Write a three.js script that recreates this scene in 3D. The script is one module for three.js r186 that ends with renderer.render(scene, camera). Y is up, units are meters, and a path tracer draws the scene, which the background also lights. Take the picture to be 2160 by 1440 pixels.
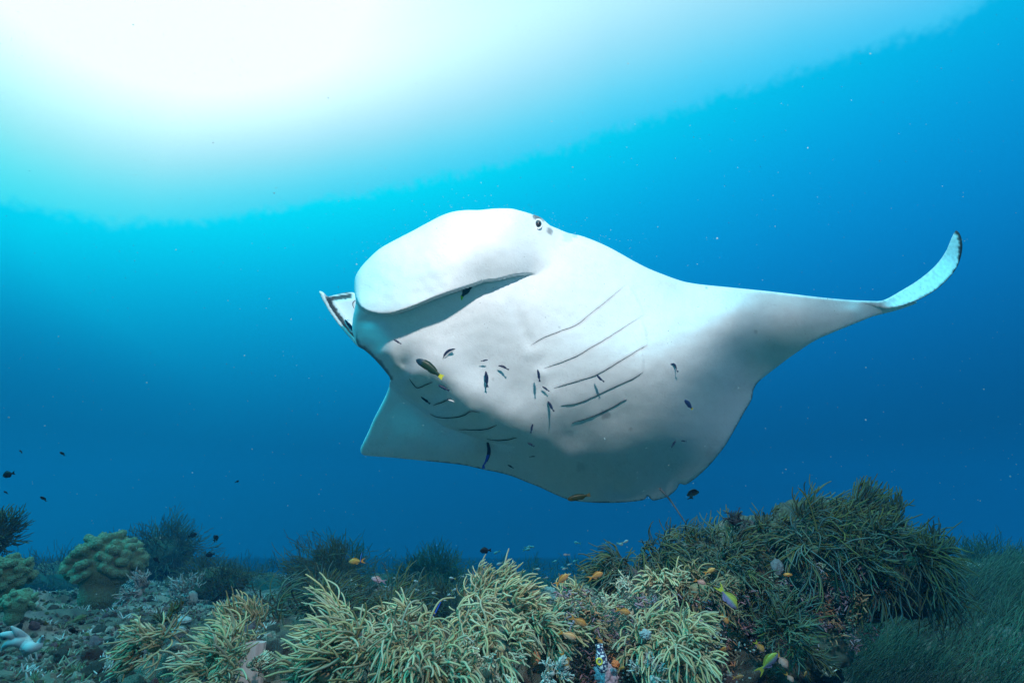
import * as THREE from 'three';
import { ImprovedNoise } from 'three/addons/math/ImprovedNoise.js';
import { MarchingCubes } from 'three/addons/objects/MarchingCubes.js';
import { mergeGeometries } from 'three/addons/utils/BufferGeometryUtils.js';

// ------------------------------------------------------------ camera, water light, sun, strobe, exposure
const scene = new THREE.Scene();
const VFOV = 65, PITCH = 22 * Math.PI / 180, TH = Math.tan(VFOV * Math.PI / 360);
const camera = new THREE.PerspectiveCamera(VFOV, 1.5, 0.05, 400);
camera.position.set(0, 1, 0);
camera.rotation.set(PITCH, 0, 0);
scene.add(camera);
const renderer = new THREE.WebGLRenderer({ antialias: true });
renderer.toneMapping = THREE.LinearToneMapping;
renderer.toneMappingExposure = 1;
renderer.shadowMap.enabled = true;

const { clamp, smoothstep, lerp, degToRad } = THREE.MathUtils;
const noise = new ImprovedNoise();
const N3 = (x, y, z) => noise.noise(x, y, z);
function mulberry(a) { return () => { a |= 0; a = a + 0x6D2B79F5 | 0; let t = Math.imul(a ^ a >>> 15, 1 | a); t = t + Math.imul(t ^ t >>> 7, 61 | t) ^ t; return ((t ^ t >>> 14) >>> 0) / 4294967296; }; }
const rnd = mulberry(20240611), rr = (a, b) => a + (b - a) * rnd();

// direction and place of a sight line: x, y on a 2160 x 1440 plan of the view, depth in metres
const cp = Math.cos(PITCH), sp = Math.sin(PITCH);
function at(px, py, d) {
  const x = (px / 1080 - 1) * TH * 1.5, y = (1 - py / 720) * TH;
  return new THREE.Vector3(x * d, 1 + d * (y * cp + sp), d * (y * sp - cp));
}
const RIGHT = new THREE.Vector3(1, 0, 0), UPV = new THREE.Vector3(0, cp, sp), TOWARD = new THREE.Vector3(0, -sp, cp);
const view = (x, y, z) => new THREE.Vector3().addScaledVector(RIGHT, x).addScaledVector(UPV, y).addScaledVector(TOWARD, z);
const mpp = (d) => d * TH / 720;                        // metres per plan unit at a depth

const GLARE = at(360, -260, 1).sub(camera.position).normalize();   // where the surface glitters white
const SUN = new THREE.Vector3(-0.5, 0.71, 0.5).normalize();
{ // the light in the water: the bright window of the surface overhead, blue that deepens with depth and away from the sun
  const W = 2048, H = 1024, data = new Float32Array(W * H * 4);
  const edgeAz = [-180, -110, -80, -60, -49, -44.4, -39.2, -31.4, -22.1, -11, 1.3, 14, 26.1, 36.6, 43.3, 49, 90, 180];
  const edgeEl = [42, 40, 31, 26.3, 26, 26.5, 27.7, 31, 34.6, 38, 40.6, 42.6, 43, 42.5, 41.5, 40.5, 42, 42];
  const edge = (az) => {
    let i = 0; while (i < edgeAz.length - 2 && az > edgeAz[i + 1]) i++;
    return lerp(edgeEl[i], edgeEl[i + 1], clamp((az - edgeAz[i]) / (edgeAz[i + 1] - edgeAz[i]), 0, 1));
  };
  const q = (w, e, g) => Math.exp(w[0] + w[1] * e + w[2] * g + w[3] * e * e + w[4] * g * g + w[5] * e * g);
  const OG = [-0.228, 5.528, -2.074, -1.427, 0.344, -1.403], OB = [0.998, 2.378, -2.388, -1.349, 0.435, 0.286];
  const IR = [-1.644, 6.736, -3.745, -4.852, 2.422, 0.057], IG = [0.072, -0.004, 0.138, -0.191, -0.35, 0.362], IB = [0.084, 0.182, -0.216, -0.126, 0.073, 0.005];
  for (let r = 0; r < H; r++) {
    const el = ((r + 0.5) / H - 0.5) * Math.PI, y = Math.sin(el), eD = el * 180 / Math.PI;
    for (let c = 0; c < W; c++) {
      const round = ((c + 0.5) / W - 0.5) * 2 * Math.PI, x = Math.cos(round) * Math.cos(el), z = Math.sin(round) * Math.cos(el);
      const g = Math.acos(clamp(x * SUN.x + y * SUN.y + z * SUN.z, -1, 1)) * 180 / Math.PI, az = Math.atan2(x, -z) * 180 / Math.PI;
      const eo = clamp(eD, 10, 43) / 40, ahead = smoothstep(-z / Math.hypot(x, z), 0.35, 0.6), go = clamp(g, lerp(lerp(124, 92, ahead), 72, smoothstep(eD, lerp(20, 12, ahead), lerp(34, 25, ahead))), 130) / 60;
      const deep = 1 - 0.56 * (1 - smoothstep(eD, -30, 30));
      let R = 0.002, G = q(OG, eo, go) * deep, B = q(OB, eo, go) * (deep * 1.35 - 0.35);
      const rag = 0.4 * N3(x * 26, y * 26 + 7, z * 26) + 0.4 * N3(x * 70, y * 70, z * 70) + 0.4 * N3(x * 150, y * 150, z * 150);
      const over = eD - edge(az) - rag, w = smoothstep(over, -0.5, 0.9);
      if (w > 0) {
        const di = clamp((eD - edge(az)) / 20, 0.02, 0.74), gi = clamp(g, 61, 92) / 60, gl = clamp(Math.acos(clamp(x * GLARE.x + y * GLARE.y + z * GLARE.z, -1, 1)) * 57.2958, 12, 59) / 60, r1 = Math.min(1, 1.1 * q(IR, di, gl)) * lerp(0.8, 1, smoothstep(di, 0, 0.3)), core = 1 + 0.3 * smoothstep(r1, 0.25, 1);
        R = lerp(R, r1, w); G = lerp(G, q(IG, di, gi) * core, w); B = lerp(B, q(IB, di, gi) * core, w);
      }
      const i = (r * W + c) * 4; data[i] = R; data[i + 1] = G; data[i + 2] = B; data[i + 3] = 1;
    }
  }
  const sky = new THREE.DataTexture(data, W, H, THREE.RGBAFormat, THREE.FloatType);
  sky.mapping = THREE.EquirectangularReflectionMapping; sky.magFilter = THREE.LinearFilter; sky.needsUpdate = true;
  scene.background = sky; scene.environment = sky;
}
const sun = new THREE.DirectionalLight(new THREE.Color().setRGB(0.0, 0.82, 1), 2.6);   // daylight that came down through the water
sun.position.copy(SUN).multiplyScalar(30); sun.shadow.radius = 60; sun.castShadow = true;
Object.assign(sun.shadow.camera, { left: -12, right: 12, top: 12, bottom: -12, near: 1, far: 80 });
scene.add(sun, sun.target);
scene.fog = new THREE.FogExp2(new THREE.Color().setRGB(0.005, 0.38, 0.9), 0.012);

// ------------------------------------------------------------ helpers for things
const used = {};
const numbered = (n) => { const k = used[n] = (used[n] ?? -1) + 1; return k ? n + '_' + String(k).padStart(3, '0') : n; };
function tag(o, label, category, group, kind) {
  if (label) o.userData.label = label;
  if (category) o.userData.category = category;
  if (group) o.userData.group = group;
  if (kind) o.userData.kind = kind;
  return o;
}
function thing(name, pos, label, category, group) {
  const o = new THREE.Group(); o.name = numbered(name); o.position.copy(pos); scene.add(o);
  return tag(o, label, category, group);
}
function put(name, geo, m, parent) {
  const o = new THREE.Mesh(geo, m); o.castShadow = o.receiveShadow = true;
  o.name = parent ? name : numbered(name); (parent ?? scene).add(o); return o;
}
function geo(pos, idx, col, uv) {
  const g = new THREE.BufferGeometry();
  g.setAttribute('position', new THREE.Float32BufferAttribute(pos, 3));
  if (col) g.setAttribute('color', new THREE.Float32BufferAttribute(col, 3));
  if (uv) g.setAttribute('uv', new THREE.Float32BufferAttribute(uv, 2));
  g.setIndex(idx); g.computeVertexNormals(); return g;
}
function noiseTex(size, f, lo, hi, seed, sharp = 1) {
  const d = new Uint8Array(size * size * 4);
  for (let y = 0; y < size; y++) for (let x = 0; x < size; x++) {
    const a = x / size * 2 * Math.PI, b = y / size * 2 * Math.PI, R = f / 6;
    const X = Math.cos(a) * R, Y = Math.sin(a) * R, Z = Math.cos(b) * R, Q = Math.sin(b) * R;
    let v = N3(X + seed, Y + Z * 1.3, Q + seed) * 0.6 + N3(X * 2.7 + 9 + seed, Y * 2.7 - Z * 2.7, Q * 2.7) * 0.35 + N3(X * 7 + seed, Y * 7 + Q * 7, Z * 7 + 3) * 0.25;
    v = clamp(0.5 + v * sharp, 0, 1);
    const i = (y * size + x) * 4, t = Math.round(lerp(lo, hi, v) * 255); d[i] = d[i + 1] = d[i + 2] = t; d[i + 3] = 255;
  }
  const t = new THREE.DataTexture(d, size, size); t.wrapS = t.wrapT = THREE.RepeatWrapping; t.magFilter = THREE.LinearFilter; t.needsUpdate = true; return t;
}
const grainTex = noiseTex(512, 60, 0, 1, 3, 1.1);
const rep = (t, n) => { const c = t.clone(); c.repeat.set(n, n); c.needsUpdate = true; return c; };
const M = {
  skin: new THREE.MeshPhysicalMaterial({ name: 'manta_skin', vertexColors: true, roughness: 0.62, specularIntensity: 0.45, bumpMap: rep(grainTex, 3), bumpScale: 0.0004 }),
  slit: new THREE.MeshStandardMaterial({ name: 'gill_dark', color: new THREE.Color().setRGB(0.008, 0.02, 0.035), roughness: 0.9 }),
  rock: new THREE.MeshStandardMaterial({ name: 'reef_rock', vertexColors: true, roughness: 0.95, bumpMap: rep(grainTex, 5), bumpScale: 0.02 }),
  vert: new THREE.MeshStandardMaterial({ name: 'painted_by_nature', vertexColors: true, roughness: 0.75 }),
  fish: new THREE.MeshPhysicalMaterial({ name: 'fish_scales', vertexColors: true, roughness: 0.4, specularIntensity: 0.6 }),
  eye: new THREE.MeshPhysicalMaterial({ name: 'eye_ball', color: new THREE.Color().setRGB(0.012, 0.016, 0.022), roughness: 0.15 }),
};
const mats = {};
const plain = (r, g, b, rough = 0.75) => mats[[r, g, b, rough]] ??= new THREE.MeshStandardMaterial({ name: 'living_colour', color: new THREE.Color().setRGB(r, g, b), roughness: rough });

// ------------------------------------------------------------ the photographer's strobe, above and to the right of the lens, out of view
{
  const p = new THREE.Vector3(0.42, 2.45, 0.3), aim = at(1130, 560, 2.4), dir = aim.clone().sub(p).normalize();
  const s = thing('underwater_strobe', p, 'black underwater strobe with round white diffuser above the lens', 'strobe lamp');
  s.quaternion.setFromUnitVectors(new THREE.Vector3(0, 0, 1), dir);
  const body = new THREE.LatheGeometry([[0, -0.2], [0.035, -0.2], [0.05, -0.185], [0.05, -0.06], [0.075, -0.02], [0.075, 0], [0.066, 0.004]].map(([a, b]) => new THREE.Vector2(a, b)), 32).rotateX(Math.PI / 2);
  put('housing', body, plain(0.02, 0.02, 0.022, 0.5), s);
  const glow = put('diffuser_lamp', new THREE.CircleGeometry(0.064, 32).translate(0, 0, 0.002), new THREE.MeshStandardMaterial({ name: 'lit_diffuser', color: 0xffffff, emissive: new THREE.Color().setRGB(1, 0.87, 0.82), emissiveIntensity: 6 }), s);
  glow.castShadow = false;
  const L = new THREE.SpotLight(new THREE.Color().setRGB(1, 0.87, 0.82), 22.5, 0, degToRad(51), 1, 2);
  L.position.copy(p).addScaledVector(dir, 0.06); L.target.position.copy(aim); L.castShadow = true; L.shadow.radius = 2.2;
  scene.add(L, L.target);
}

// ------------------------------------------------------------ sheets: bodies given by outline, depth and thickness
function segDist(px, py, P, closed) {                  // distance to a polyline, side (+ right hand of travel, seen with y down = below), place along it
  let best = 1e9, side = 1, al = 0; const n = closed ? P.length : P.length - 1;
  for (let i = 0; i < n; i++) {
    const [ax, ay] = P[i], [bx, by] = P[(i + 1) % P.length], dx = bx - ax, dy = by - ay, l = dx * dx + dy * dy;
    const t = clamp(((px - ax) * dx + (py - ay) * dy) / l, 0, 1), ex = px - ax - t * dx, ey = py - ay - t * dy, d = ex * ex + ey * ey;
    if (d < best) { best = d; side = dx * (py - ay) - dy * (px - ax) >= 0 ? 1 : -1; al = (i + t) / n; }
  }
  return [Math.sqrt(best), side, al];
}
function inside(px, py, P) {
  let c = false;
  for (let i = 0, j = P.length - 1; i < P.length; j = i++) if ((P[i][1] > py) !== (P[j][1] > py) && px < (P[j][0] - P[i][0]) * (py - P[i][1]) / (P[j][1] - P[i][1]) + P[i][0]) c = !c;
  return c;
}
function spline(P, n, closed) {                        // rounded version of a rough outline
  return new THREE.CatmullRomCurve3(P.map(([x, y]) => new THREE.Vector3(x, y, 0)), closed, 'centripetal').getPoints(n).map((v) => [v.x, v.y]);
}
function plate(points) {                               // thin-plate surface through [x, y, depth]
  const n = points.length, S = 400, k = (r2) => (r2 < 1e-12 ? 0 : 0.5 * r2 * Math.log(r2)), m = n + 3, A = [];
  const X = points.map((p) => p[0] / S), Y = points.map((p) => p[1] / S);
  for (let i = 0; i < n; i++) { const row = []; for (let j = 0; j < n; j++) row.push(k((X[i] - X[j]) ** 2 + (Y[i] - Y[j]) ** 2) + (i === j ? 2e-4 : 0)); row.push(1, X[i], Y[i], points[i][2]); A.push(row); }
  for (const f of [() => 1, (i) => X[i], (i) => Y[i]]) { const row = []; for (let j = 0; j < n; j++) row.push(f(j)); row.push(0, 0, 0, 0); A.push(row); }
  for (let c = 0; c < m; c++) {
    let p = c; for (let r = c + 1; r < m; r++) if (Math.abs(A[r][c]) > Math.abs(A[p][c])) p = r;
    [A[c], A[p]] = [A[p], A[c]];
    for (let r = 0; r < m; r++) if (r !== c) { const f = A[r][c] / A[c][c]; if (f) for (let q = c; q <= m; q++) A[r][q] -= f * A[c][q]; }
  }
  const w = A.map((row, i) => row[m] / row[i]);
  return (px, py) => { const x = px / S, y = py / S; let s = w[n] + w[n + 1] * x + w[n + 2] * y; for (let j = 0; j < n; j++) s += w[j] * k((x - X[j]) ** 2 + (y - Y[j]) ** 2); return s; };
}
function sheet({ outline, z, thick, round, color, step }) {
  const xs = outline.map((p) => p[0]), ys = outline.map((p) => p[1]);
  const x0 = Math.min(...xs) - step * 1.5, y0 = Math.min(...ys) - step * 1.5, nx = Math.ceil((Math.max(...xs) - x0) / step) + 2, ny = Math.ceil((Math.max(...ys) - y0) / step) + 2;
  const sd = new Float32Array(nx * ny);
  for (let j = 0; j < ny; j++) for (let i = 0; i < nx; i++) { const x = x0 + i * step, y = y0 + j * step; sd[j * nx + i] = segDist(x, y, outline, true)[0] * (inside(x, y, outline) ? 1 : -1); }
  const pos = [], col = [], uv = [], idx = [], cache = new Map();
  const vert = (x, y, d, front) => {
    const R = round(x, y), u = 1 - Math.min(1, d / R), m = mpp(2.5), rim = R * m * (1 - Math.sqrt(Math.max(0, 1 - u * u)));
    const zf = z(x, y) + rim, T = thick(x, y, d), zz = front ? zf : zf + T;
    const v = at(x, y, zz); pos.push(v.x, v.y, v.z); const c = color(x, y, d, front); col.push(...c); uv.push(x * m, y * m); return pos.length / 3 - 1;
  };
  const corner = (i, j, front) => { const k = 'c' + i + ',' + j + front; if (!cache.has(k)) cache.set(k, vert(x0 + i * step, y0 + j * step, sd[j * nx + i], front)); return cache.get(k); };
  const cut = (i, j, a, b) => { const k = 'e' + Math.min(j * nx + i, b * nx + a) + ',' + Math.max(j * nx + i, b * nx + a); if (!cache.has(k)) { const s = sd[j * nx + i], t = s / (s - sd[b * nx + a]); cache.set(k, vert(x0 + lerp(i, a, t) * step, y0 + lerp(j, b, t) * step, 0, true)); } return cache.get(k); };
  for (let j = 0; j < ny - 1; j++) for (let i = 0; i < nx - 1; i++) {
    const q = [[i, j], [i, j + 1], [i + 1, j + 1], [i + 1, j]], ins = q.map(([a, b]) => sd[b * nx + a] > 0);
    if (!ins.some(Boolean)) continue;
    for (const front of [true, false]) {
      const poly = [];
      for (let k = 0; k < 4; k++) { const A = q[k], B = q[(k + 1) % 4]; if (ins[k]) poly.push(corner(A[0], A[1], front)); if (ins[k] !== ins[(k + 1) % 4]) poly.push(cut(A[0], A[1], B[0], B[1])); }
      for (let k = 1; k < poly.length - 1; k++) front ? idx.push(poly[0], poly[k], poly[k + 1]) : idx.push(poly[0], poly[k + 1], poly[k]);
    }
  }
  return geo(pos, idx, col, uv);
}

// ------------------------------------------------------------ the manta
const WHITE = [0.74, 0.86, 0.92], DARK = [0.022, 0.026, 0.034];
const mixc = (a, b, t) => [lerp(a[0], b[0], t), lerp(a[1], b[1], t), lerp(a[2], b[2], t)];
const outline = spline([[747, 612], [749, 585], [760, 565], [778, 545], [800, 525], [835, 505], [870, 487], [905, 468], [935, 453], [958, 446], [985, 443], [1010, 443], [1040, 440], [1078, 440], [1096, 444], [1120, 451], [1138, 457], [1150, 466], [1160, 475], [1176, 482], [1198, 491], [1225, 497], [1250, 506], [1280, 519], [1310, 535], [1340, 552], [1370, 567], [1400, 579], [1430, 590], [1448, 595], [1480, 600], [1520, 604], [1560, 608], [1620, 614], [1680, 621], [1740, 628], [1800, 633], [1850, 635], [1885, 637], [1920, 634], [1936, 637], [1893, 654], [1866, 661], [1840, 668], [1800, 684], [1760, 700], [1720, 718], [1690, 737], [1660, 758], [1630, 781], [1612, 795], [1598, 808], [1590, 822], [1586, 842], [1570, 870], [1550, 906], [1530, 940], [1508, 968], [1490, 988], [1465, 1010], [1446, 1022], [1434, 1020], [1428, 1031], [1412, 1045], [1395, 1052], [1376, 1055], [1367, 1046], [1360, 1053], [1340, 1057], [1300, 1060], [1260, 1060], [1220, 1057], [1195, 1052], [1170, 1042], [1140, 1028], [1110, 1016], [1080, 1004], [1050, 996], [1020, 990], [980, 981], [940, 976], [900, 972], [860, 968], [820, 964], [790, 962], [764, 958], [760, 948], [766, 933], [775, 914], [790, 880], [803, 855], [815, 830], [821, 812], [822, 797], [812, 783], [795, 763], [780, 748], [768, 738], [757, 731], [748, 715], [743, 695], [744, 670], [748, 650], [750, 635]], 620, true);
const lobeEdge = spline([[735, 622], [748, 630], [758, 645], [772, 656], [795, 663], [818, 664], [850, 656], [880, 645], [915, 630], [960, 614], [1000, 601], [1020, 594], [1050, 590], [1090, 580], [1126, 577]], 90);
const ridge = spline([[800, 786], [823, 811], [850, 832], [879, 852], [907, 874], [945, 897], [985, 911], [1018, 923], [1060, 932], [1112, 946]], 60);
const slits = [
  [[1120, 727], [1143, 714], [1176, 700.5], [1218, 684], [1245, 662], [1284, 631], [1323, 598]],
  [[1147, 777], [1187, 763], [1218, 750], [1245, 734], [1279, 714], [1318, 689], [1358, 664]],
  [[1169, 818], [1207, 807], [1257, 791], [1304, 764], [1345, 739], [1366, 727]],
  [[1184, 855], [1220, 850], [1254, 836], [1290, 819], [1340, 796], [1357, 785]],
  [[1207, 892], [1240, 882], [1282, 864], [1312, 847], [1322, 842]],
].map((s) => spline(s, 40));
const farSlits = [
  [[863, 799], [872, 811], [880, 818], [897, 812], [912, 806]],
  [[914, 855], [933, 848], [951, 840]],
  [[907, 873], [923, 880], [963, 880], [980, 875], [992, 868], [1012, 870]],
  [[967, 906], [1005, 907], [1030, 904], [1048, 896]],
  [[1027, 926], [1050, 929], [1072, 927], [1090, 923]],
].map((s) => spline(s, 24));
const panels = [[[1323, 598], [1344, 628], [1359, 663]], [[1352, 668], [1362, 698], [1368, 727]], [[1352, 735], [1358, 760], [1358, 785]]];   // where the gill flaps end
const zA = plate([[950, 700, 2.30], [1126, 577, 2.42], [800, 700, 2.295], [760, 690, 2.35], [757, 733, 2.44], [800, 735, 2.33], [1060, 640, 2.34], [870, 660, 2.27], [850, 768, 2.36], [905, 812, 2.40], [960, 848, 2.43], [1000, 866, 2.46], [1060, 903, 2.58], [1110, 932, 2.67],
  [797, 768, 2.50], [830, 773, 2.365], [863, 797, 2.385], [800, 752, 2.37], [775, 738, 2.41], [823, 811, 2.70], [879, 852, 2.74], [945, 897, 2.72], [1018, 923, 2.74], [1112, 946, 2.74], [1080, 940, 2.76],
  [1150, 750, 2.42], [1250, 750, 2.44], [1000, 780, 2.38], [1080, 830, 2.47], [1240, 590, 2.47], [1300, 650, 2.50], [1400, 620, 2.64], [1400, 581, 2.69], [1300, 532, 2.60], [1200, 495, 2.55], [1180, 540, 2.45], [1448, 597, 2.75], [1450, 700, 2.58], [1550, 700, 2.74], [1560, 650, 2.73], [1560, 610, 2.80], [1640, 620, 2.88], [1700, 680, 2.95], [1800, 655, 3.01], [1800, 636, 3.02], [1890, 640, 3.06], [1890, 652, 3.10], [1866, 660, 3.11], [1932, 638, 3.10],
  [1640, 770, 3.32], [1660, 725, 3.07], [1590, 822, 3.43], [1560, 770, 3.05], [1500, 780, 2.76], [1500, 860, 3.05], [1420, 850, 2.68], [1440, 930, 3.04], [1530, 930, 3.46], [1560, 880, 3.46], [1470, 990, 3.52], [1350, 930, 2.80], [1300, 880, 2.64], [1200, 860, 2.53], [1200, 920, 2.70], [1400, 1000, 3.34], [1400, 1048, 3.62], [1300, 1000, 3.09], [1300, 1030, 3.33], [1300, 1056, 3.40], [1230, 1052, 3.40], [1200, 1020, 3.25], [1200, 980, 2.92], [1130, 1000, 3.12], [1140, 1025, 3.24], [1100, 970, 2.98]]);
const zW = plate([[822, 800, 3.02], [762, 950, 3.34], [800, 870, 3.165], [860, 860, 3.08], [880, 920, 3.14], [900, 970, 3.25], [820, 950, 3.28], [1000, 950, 2.98], [960, 930, 3.0], [1000, 984, 3.2], [1060, 995, 3.16], [1080, 960, 2.98], [1050, 938, 2.94], [1110, 970, 2.99], [1110, 946, 2.80], [1140, 1025, 3.24], [1150, 980, 3.03], [945, 897, 2.98], [1018, 922, 2.93]]);
const zL = plate([[747, 612, 2.20], [770, 632, 2.155], [850, 656, 2.105], [950, 612, 2.11], [800, 600, 2.14], [850, 560, 2.12], [900, 540, 2.105], [950, 520, 2.11], [1000, 500, 2.15], [1078, 440, 2.32], [1000, 443, 2.26], [870, 487, 2.22], [790, 535, 2.19], [900, 610, 2.10], [810, 655, 2.12], [1018, 594, 2.21], [1060, 520, 2.22], [1100, 560, 2.33], [1126, 577, 2.41], [1128, 480, 2.40], [1180, 540, 2.45], [1200, 495, 2.55], [1165, 600, 2.42], [1240, 590, 2.47], [1250, 650, 2.46], [1150, 470, 2.46]]);
function mantaZ(px, py) {
  let a = zA(px, py);
  if (px < 1190 && py > 740) {
    const [d, s] = segDist(px, py, ridge), w = smoothstep(d * s, -3, 4) * smoothstep(1120 - px, 0, 90) * (px < 800 && d > 40 && py < 800 ? 0 : 1);
    if (w > 0) a = lerp(a, zW(px, py), w);
  }
  if (py < 720 && px < 1260) {
    const [d, s, al] = segDist(px, py, lobeEdge);
    let l = zL(px, py);
    if (px < 1126) { const R = 6 * smoothstep(1128 - px, 0, 160), sd = -d * s; if (sd > 0 && sd < R) l += R * mpp(2.2) * (1 - Math.sqrt(1 - (1 - sd / R) ** 2)); const w = smoothstep(sd, -1.2, 0.9); a = lerp(a, l, w); }
    else { const q = px - 1126, w = smoothstep(577 - q * 0.22 - py, -1.2 - q * 0.8, 0.9 + q * 0.8) * (1 - smoothstep(px, 1150, 1215)); a = lerp(a, l, w); }
  }
  for (const sl of slits) {                              // flaps of skin that end in a step at each gill opening
    if (px > 1090 && px < 1400 && py > 570 && py < 910) {
      const [d, s, al] = segDist(px, py, sl), win = smoothstep(al, 0, 0.12) * (1 - smoothstep(al, 0.9, 1));
      a -= win * (s < 0 ? 0.002 * Math.exp(-((d / 20) ** 2)) : -0.0008 * Math.exp(-((d / 7) ** 2)));
    }
  }
  if (px > 840 && px < 1130 && py > 780 && py < 950) for (const sl of farSlits) { const [d, s, al] = segDist(px, py, sl), win = Math.sin(Math.PI * clamp(al, 0, 1)); a -= win * (s < 0 ? 0.018 * Math.exp(-((d / 14) ** 2)) : -0.012 * Math.exp(-((d / 7) ** 2))); }
  if (px > 1300 && px < 1400 && py > 590 && py < 790) for (const p of panels) { const [d, s, al] = segDist(px, py, p); a -= Math.sin(Math.PI * clamp(al, 0.02, 0.98)) * (s > 0 ? 0.0035 : -0.001) * Math.exp(-((d / 7) ** 2)); }
  // wrinkles of the throat and where the gills begin
  a += 0.010 * Math.exp(-(((px - 1085 - (py - 650) * 0.42) / 16) ** 2)) * smoothstep(py, 610, 660) * (1 - smoothstep(py, 720, 790));
  a -= 0.012 * Math.exp(-(((px - 1125) ** 2 + (py - 742) ** 2) / 300)) + 0.010 * Math.exp(-(((px - 1145) ** 2 + (py - 790) ** 2) / 250)) + 0.008 * Math.exp(-(((px - 1165) ** 2 + (py - 830) ** 2) / 250)) + 0.008 * Math.exp(-(((px - 1200) ** 2 + (py - 902) ** 2) / 300));
  a += 0.02 * Math.exp(-(((px - 800) / 34) ** 2 + ((py - 676) / 12) ** 2));
  a += 0.006 * N3(px / 90, py / 90, 4) + 0.0022 * N3(px / 24, py / 24, 9);
  return a;
}
const bodyAxis = [[960, 560], [1060, 700], [1200, 850], [1390, 1020]];
const manta = thing('manta_ray', at(1150, 750, 2.7), 'large white bellied manta ray gliding over the reef with one wing tip curled up', 'manta ray');
const local = (g, o) => { g.translate(-o.position.x, -o.position.y, -o.position.z); return g; };
{
  const main = sheet({
    outline, step: 2.7, z: mantaZ,
    round: (x, y) => (x > 1420 ? lerp(12, 5, smoothstep(x, 1420, 1700)) : y > 930 ? 5 : x < 1160 && y < 720 ? 13 : y > 780 && x < 1000 ? 6 : 14),
    thick: (x, y, d) => { const b = segDist(x, y, bodyAxis)[0]; return Math.min(1, Math.sqrt(d / 60)) * (0.05 + 0.30 * Math.exp(-((b / 150) ** 2))) * (x < 1130 && y < 640 ? 0.7 : 1); },
    color: (x, y, d, front) => {
      const n = N3(x / 9, y / 9, 1), m = N3(x / 40, y / 40, 5), k = 1 + 0.035 * m + 0.03 * N3(x / 14, y / 14, 3) + 0.05 * (rnd() - 0.5);
      if (!front && d > 3) return DARK;
      const fr = 0.16 * smoothstep(N3(x / 3.1, y / 3.1, 21) + 0.5 * N3(x / 60, y / 60, 2), 0.38, 0.6);
      let c = mixc([WHITE[0] * k, WHITE[1] * k, WHITE[2] * k], [0.3, 0.36, 0.4], fr);
      const trailing = (y > 800 && x > 1440) || (y > 960 && x > 900), lead = y < 800 && x < 840 && y > 690 && x > 752;
      if (trailing) c = mixc(c, DARK, 0.85 * (1 - smoothstep(d, 0.7 + n * 1.4, 2.2 + n * 1.4)));
      if (lead) c = mixc(c, DARK, 0.75 * (1 - smoothstep(d, 3 + n * 3, 9 + n * 4)));
      const spot = (cx, cy, r, s) => { const e = Math.hypot(x - cx, y - cy) / r + 0.35 * N3(x / 6, y / 6, cx); c = mixc(c, [0.12, 0.14, 0.17], s * (1 - smoothstep(e, 0.55, 1))); };
      spot(1276, 874, 13, 0.45); spot(1133, 455, 12, 0.95); spot(1146, 461, 9, 0.6); spot(1160, 487, 9, 0.7); spot(1198, 500, 14, 0.3); spot(1490, 606, 4, 0.5); spot(1213, 495, 7, 0.5);
      spot(1225, 984, 13, 0.2); spot(1500, 955, 14, 0.15); spot(1595, 700, 5, 0.35); spot(1180, 690, 4, 0.3); spot(1040, 800, 4, 0.25); spot(1330, 905, 5, 0.3);
      return c;
    },
  });
  const tipOut = spline([[1812, 636], [1840, 635.5], [1864, 633], [1900, 614], [1940, 589], [1975, 559], [1996, 530], [2009, 500], [2018, 486], [2026, 494], [2031, 515], [2028, 540], [2019, 564], [2001, 588], [1975, 611], [1945, 629], [1910, 643], [1875, 650], [1850, 648], [1828, 643]], 160, true);
  const tipEdge = [[2018, 486], [2026, 494], [2031, 515], [2028, 540], [2019, 564], [2001, 588], [1975, 611], [1945, 629], [1910, 643]];
  const tipZ = plate([[1812, 637, 3.015], [1840, 640, 3.03], [1864, 634, 3.06], [1873, 648, 3.03], [1940, 592, 3.05], [1940, 628, 2.95], [1990, 540, 3.03], [2015, 566, 2.92], [2016, 490, 2.96], [2029, 515, 2.90], [1975, 585, 2.975]]);
  const tip = sheet({
    outline: tipOut, step: 3, z: (x, y) => lerp(mantaZ(x, y) - 0.002, tipZ(x, y), smoothstep(x, 1828, 1900)), round: () => 4, thick: (x, y, d) => 0.028 * Math.min(1, Math.sqrt(d / 9)),
    color: (x, y, d, front) => {
      if (!front && d > 2) return DARK;
      const od = segDist(x, y, tipEdge)[0], n = N3(x / 7, y / 7, 2), n2 = N3(x / 18, y / 18, 12);
      let c = mixc(WHITE, [0.5, 0.54, 0.58], clamp(0.3 + n * 0.7 + 0.4 * N3(x / 30 + y / 30, (x - y) / 7, 4), 0, 0.75));
      c = mixc(c, DARK, (1 - smoothstep(od, 1 + n * 4 + (y < 545 ? 3 : 0) + n2 * 2, 3 + n * 3 + (y < 545 ? 6 : 0))) * (y < 575 ? 1 : 0.7));
      
      return c;
    },
  });
  const tailPts = [at(1392, 1030, 3.45), at(1412, 1052, 3.5), at(1434, 1084, 3.55), at(1458, 1120, 3.62)];
  const tail = new THREE.TubeGeometry(new THREE.CatmullRomCurve3(tailPts), 40, 1, 8), tp = tail.attributes.position, tc = [];
  { const curve = new THREE.CatmullRomCurve3(tailPts), v = new THREE.Vector3(); for (let i = 0; i < tp.count; i++) { const t = Math.floor(i / 9) / 40, c = curve.getPointAt(Math.min(1, t)); v.fromBufferAttribute(tp, i).sub(c).multiplyScalar(lerp(0.008, 0.0025, t)).add(c); tp.setXYZ(i, v.x, v.y, v.z); tc.push(0.26, 0.34, 0.38); } }
  tail.setAttribute('color', new THREE.Float32BufferAttribute(tc, 3)); tail.computeVertexNormals();
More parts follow.
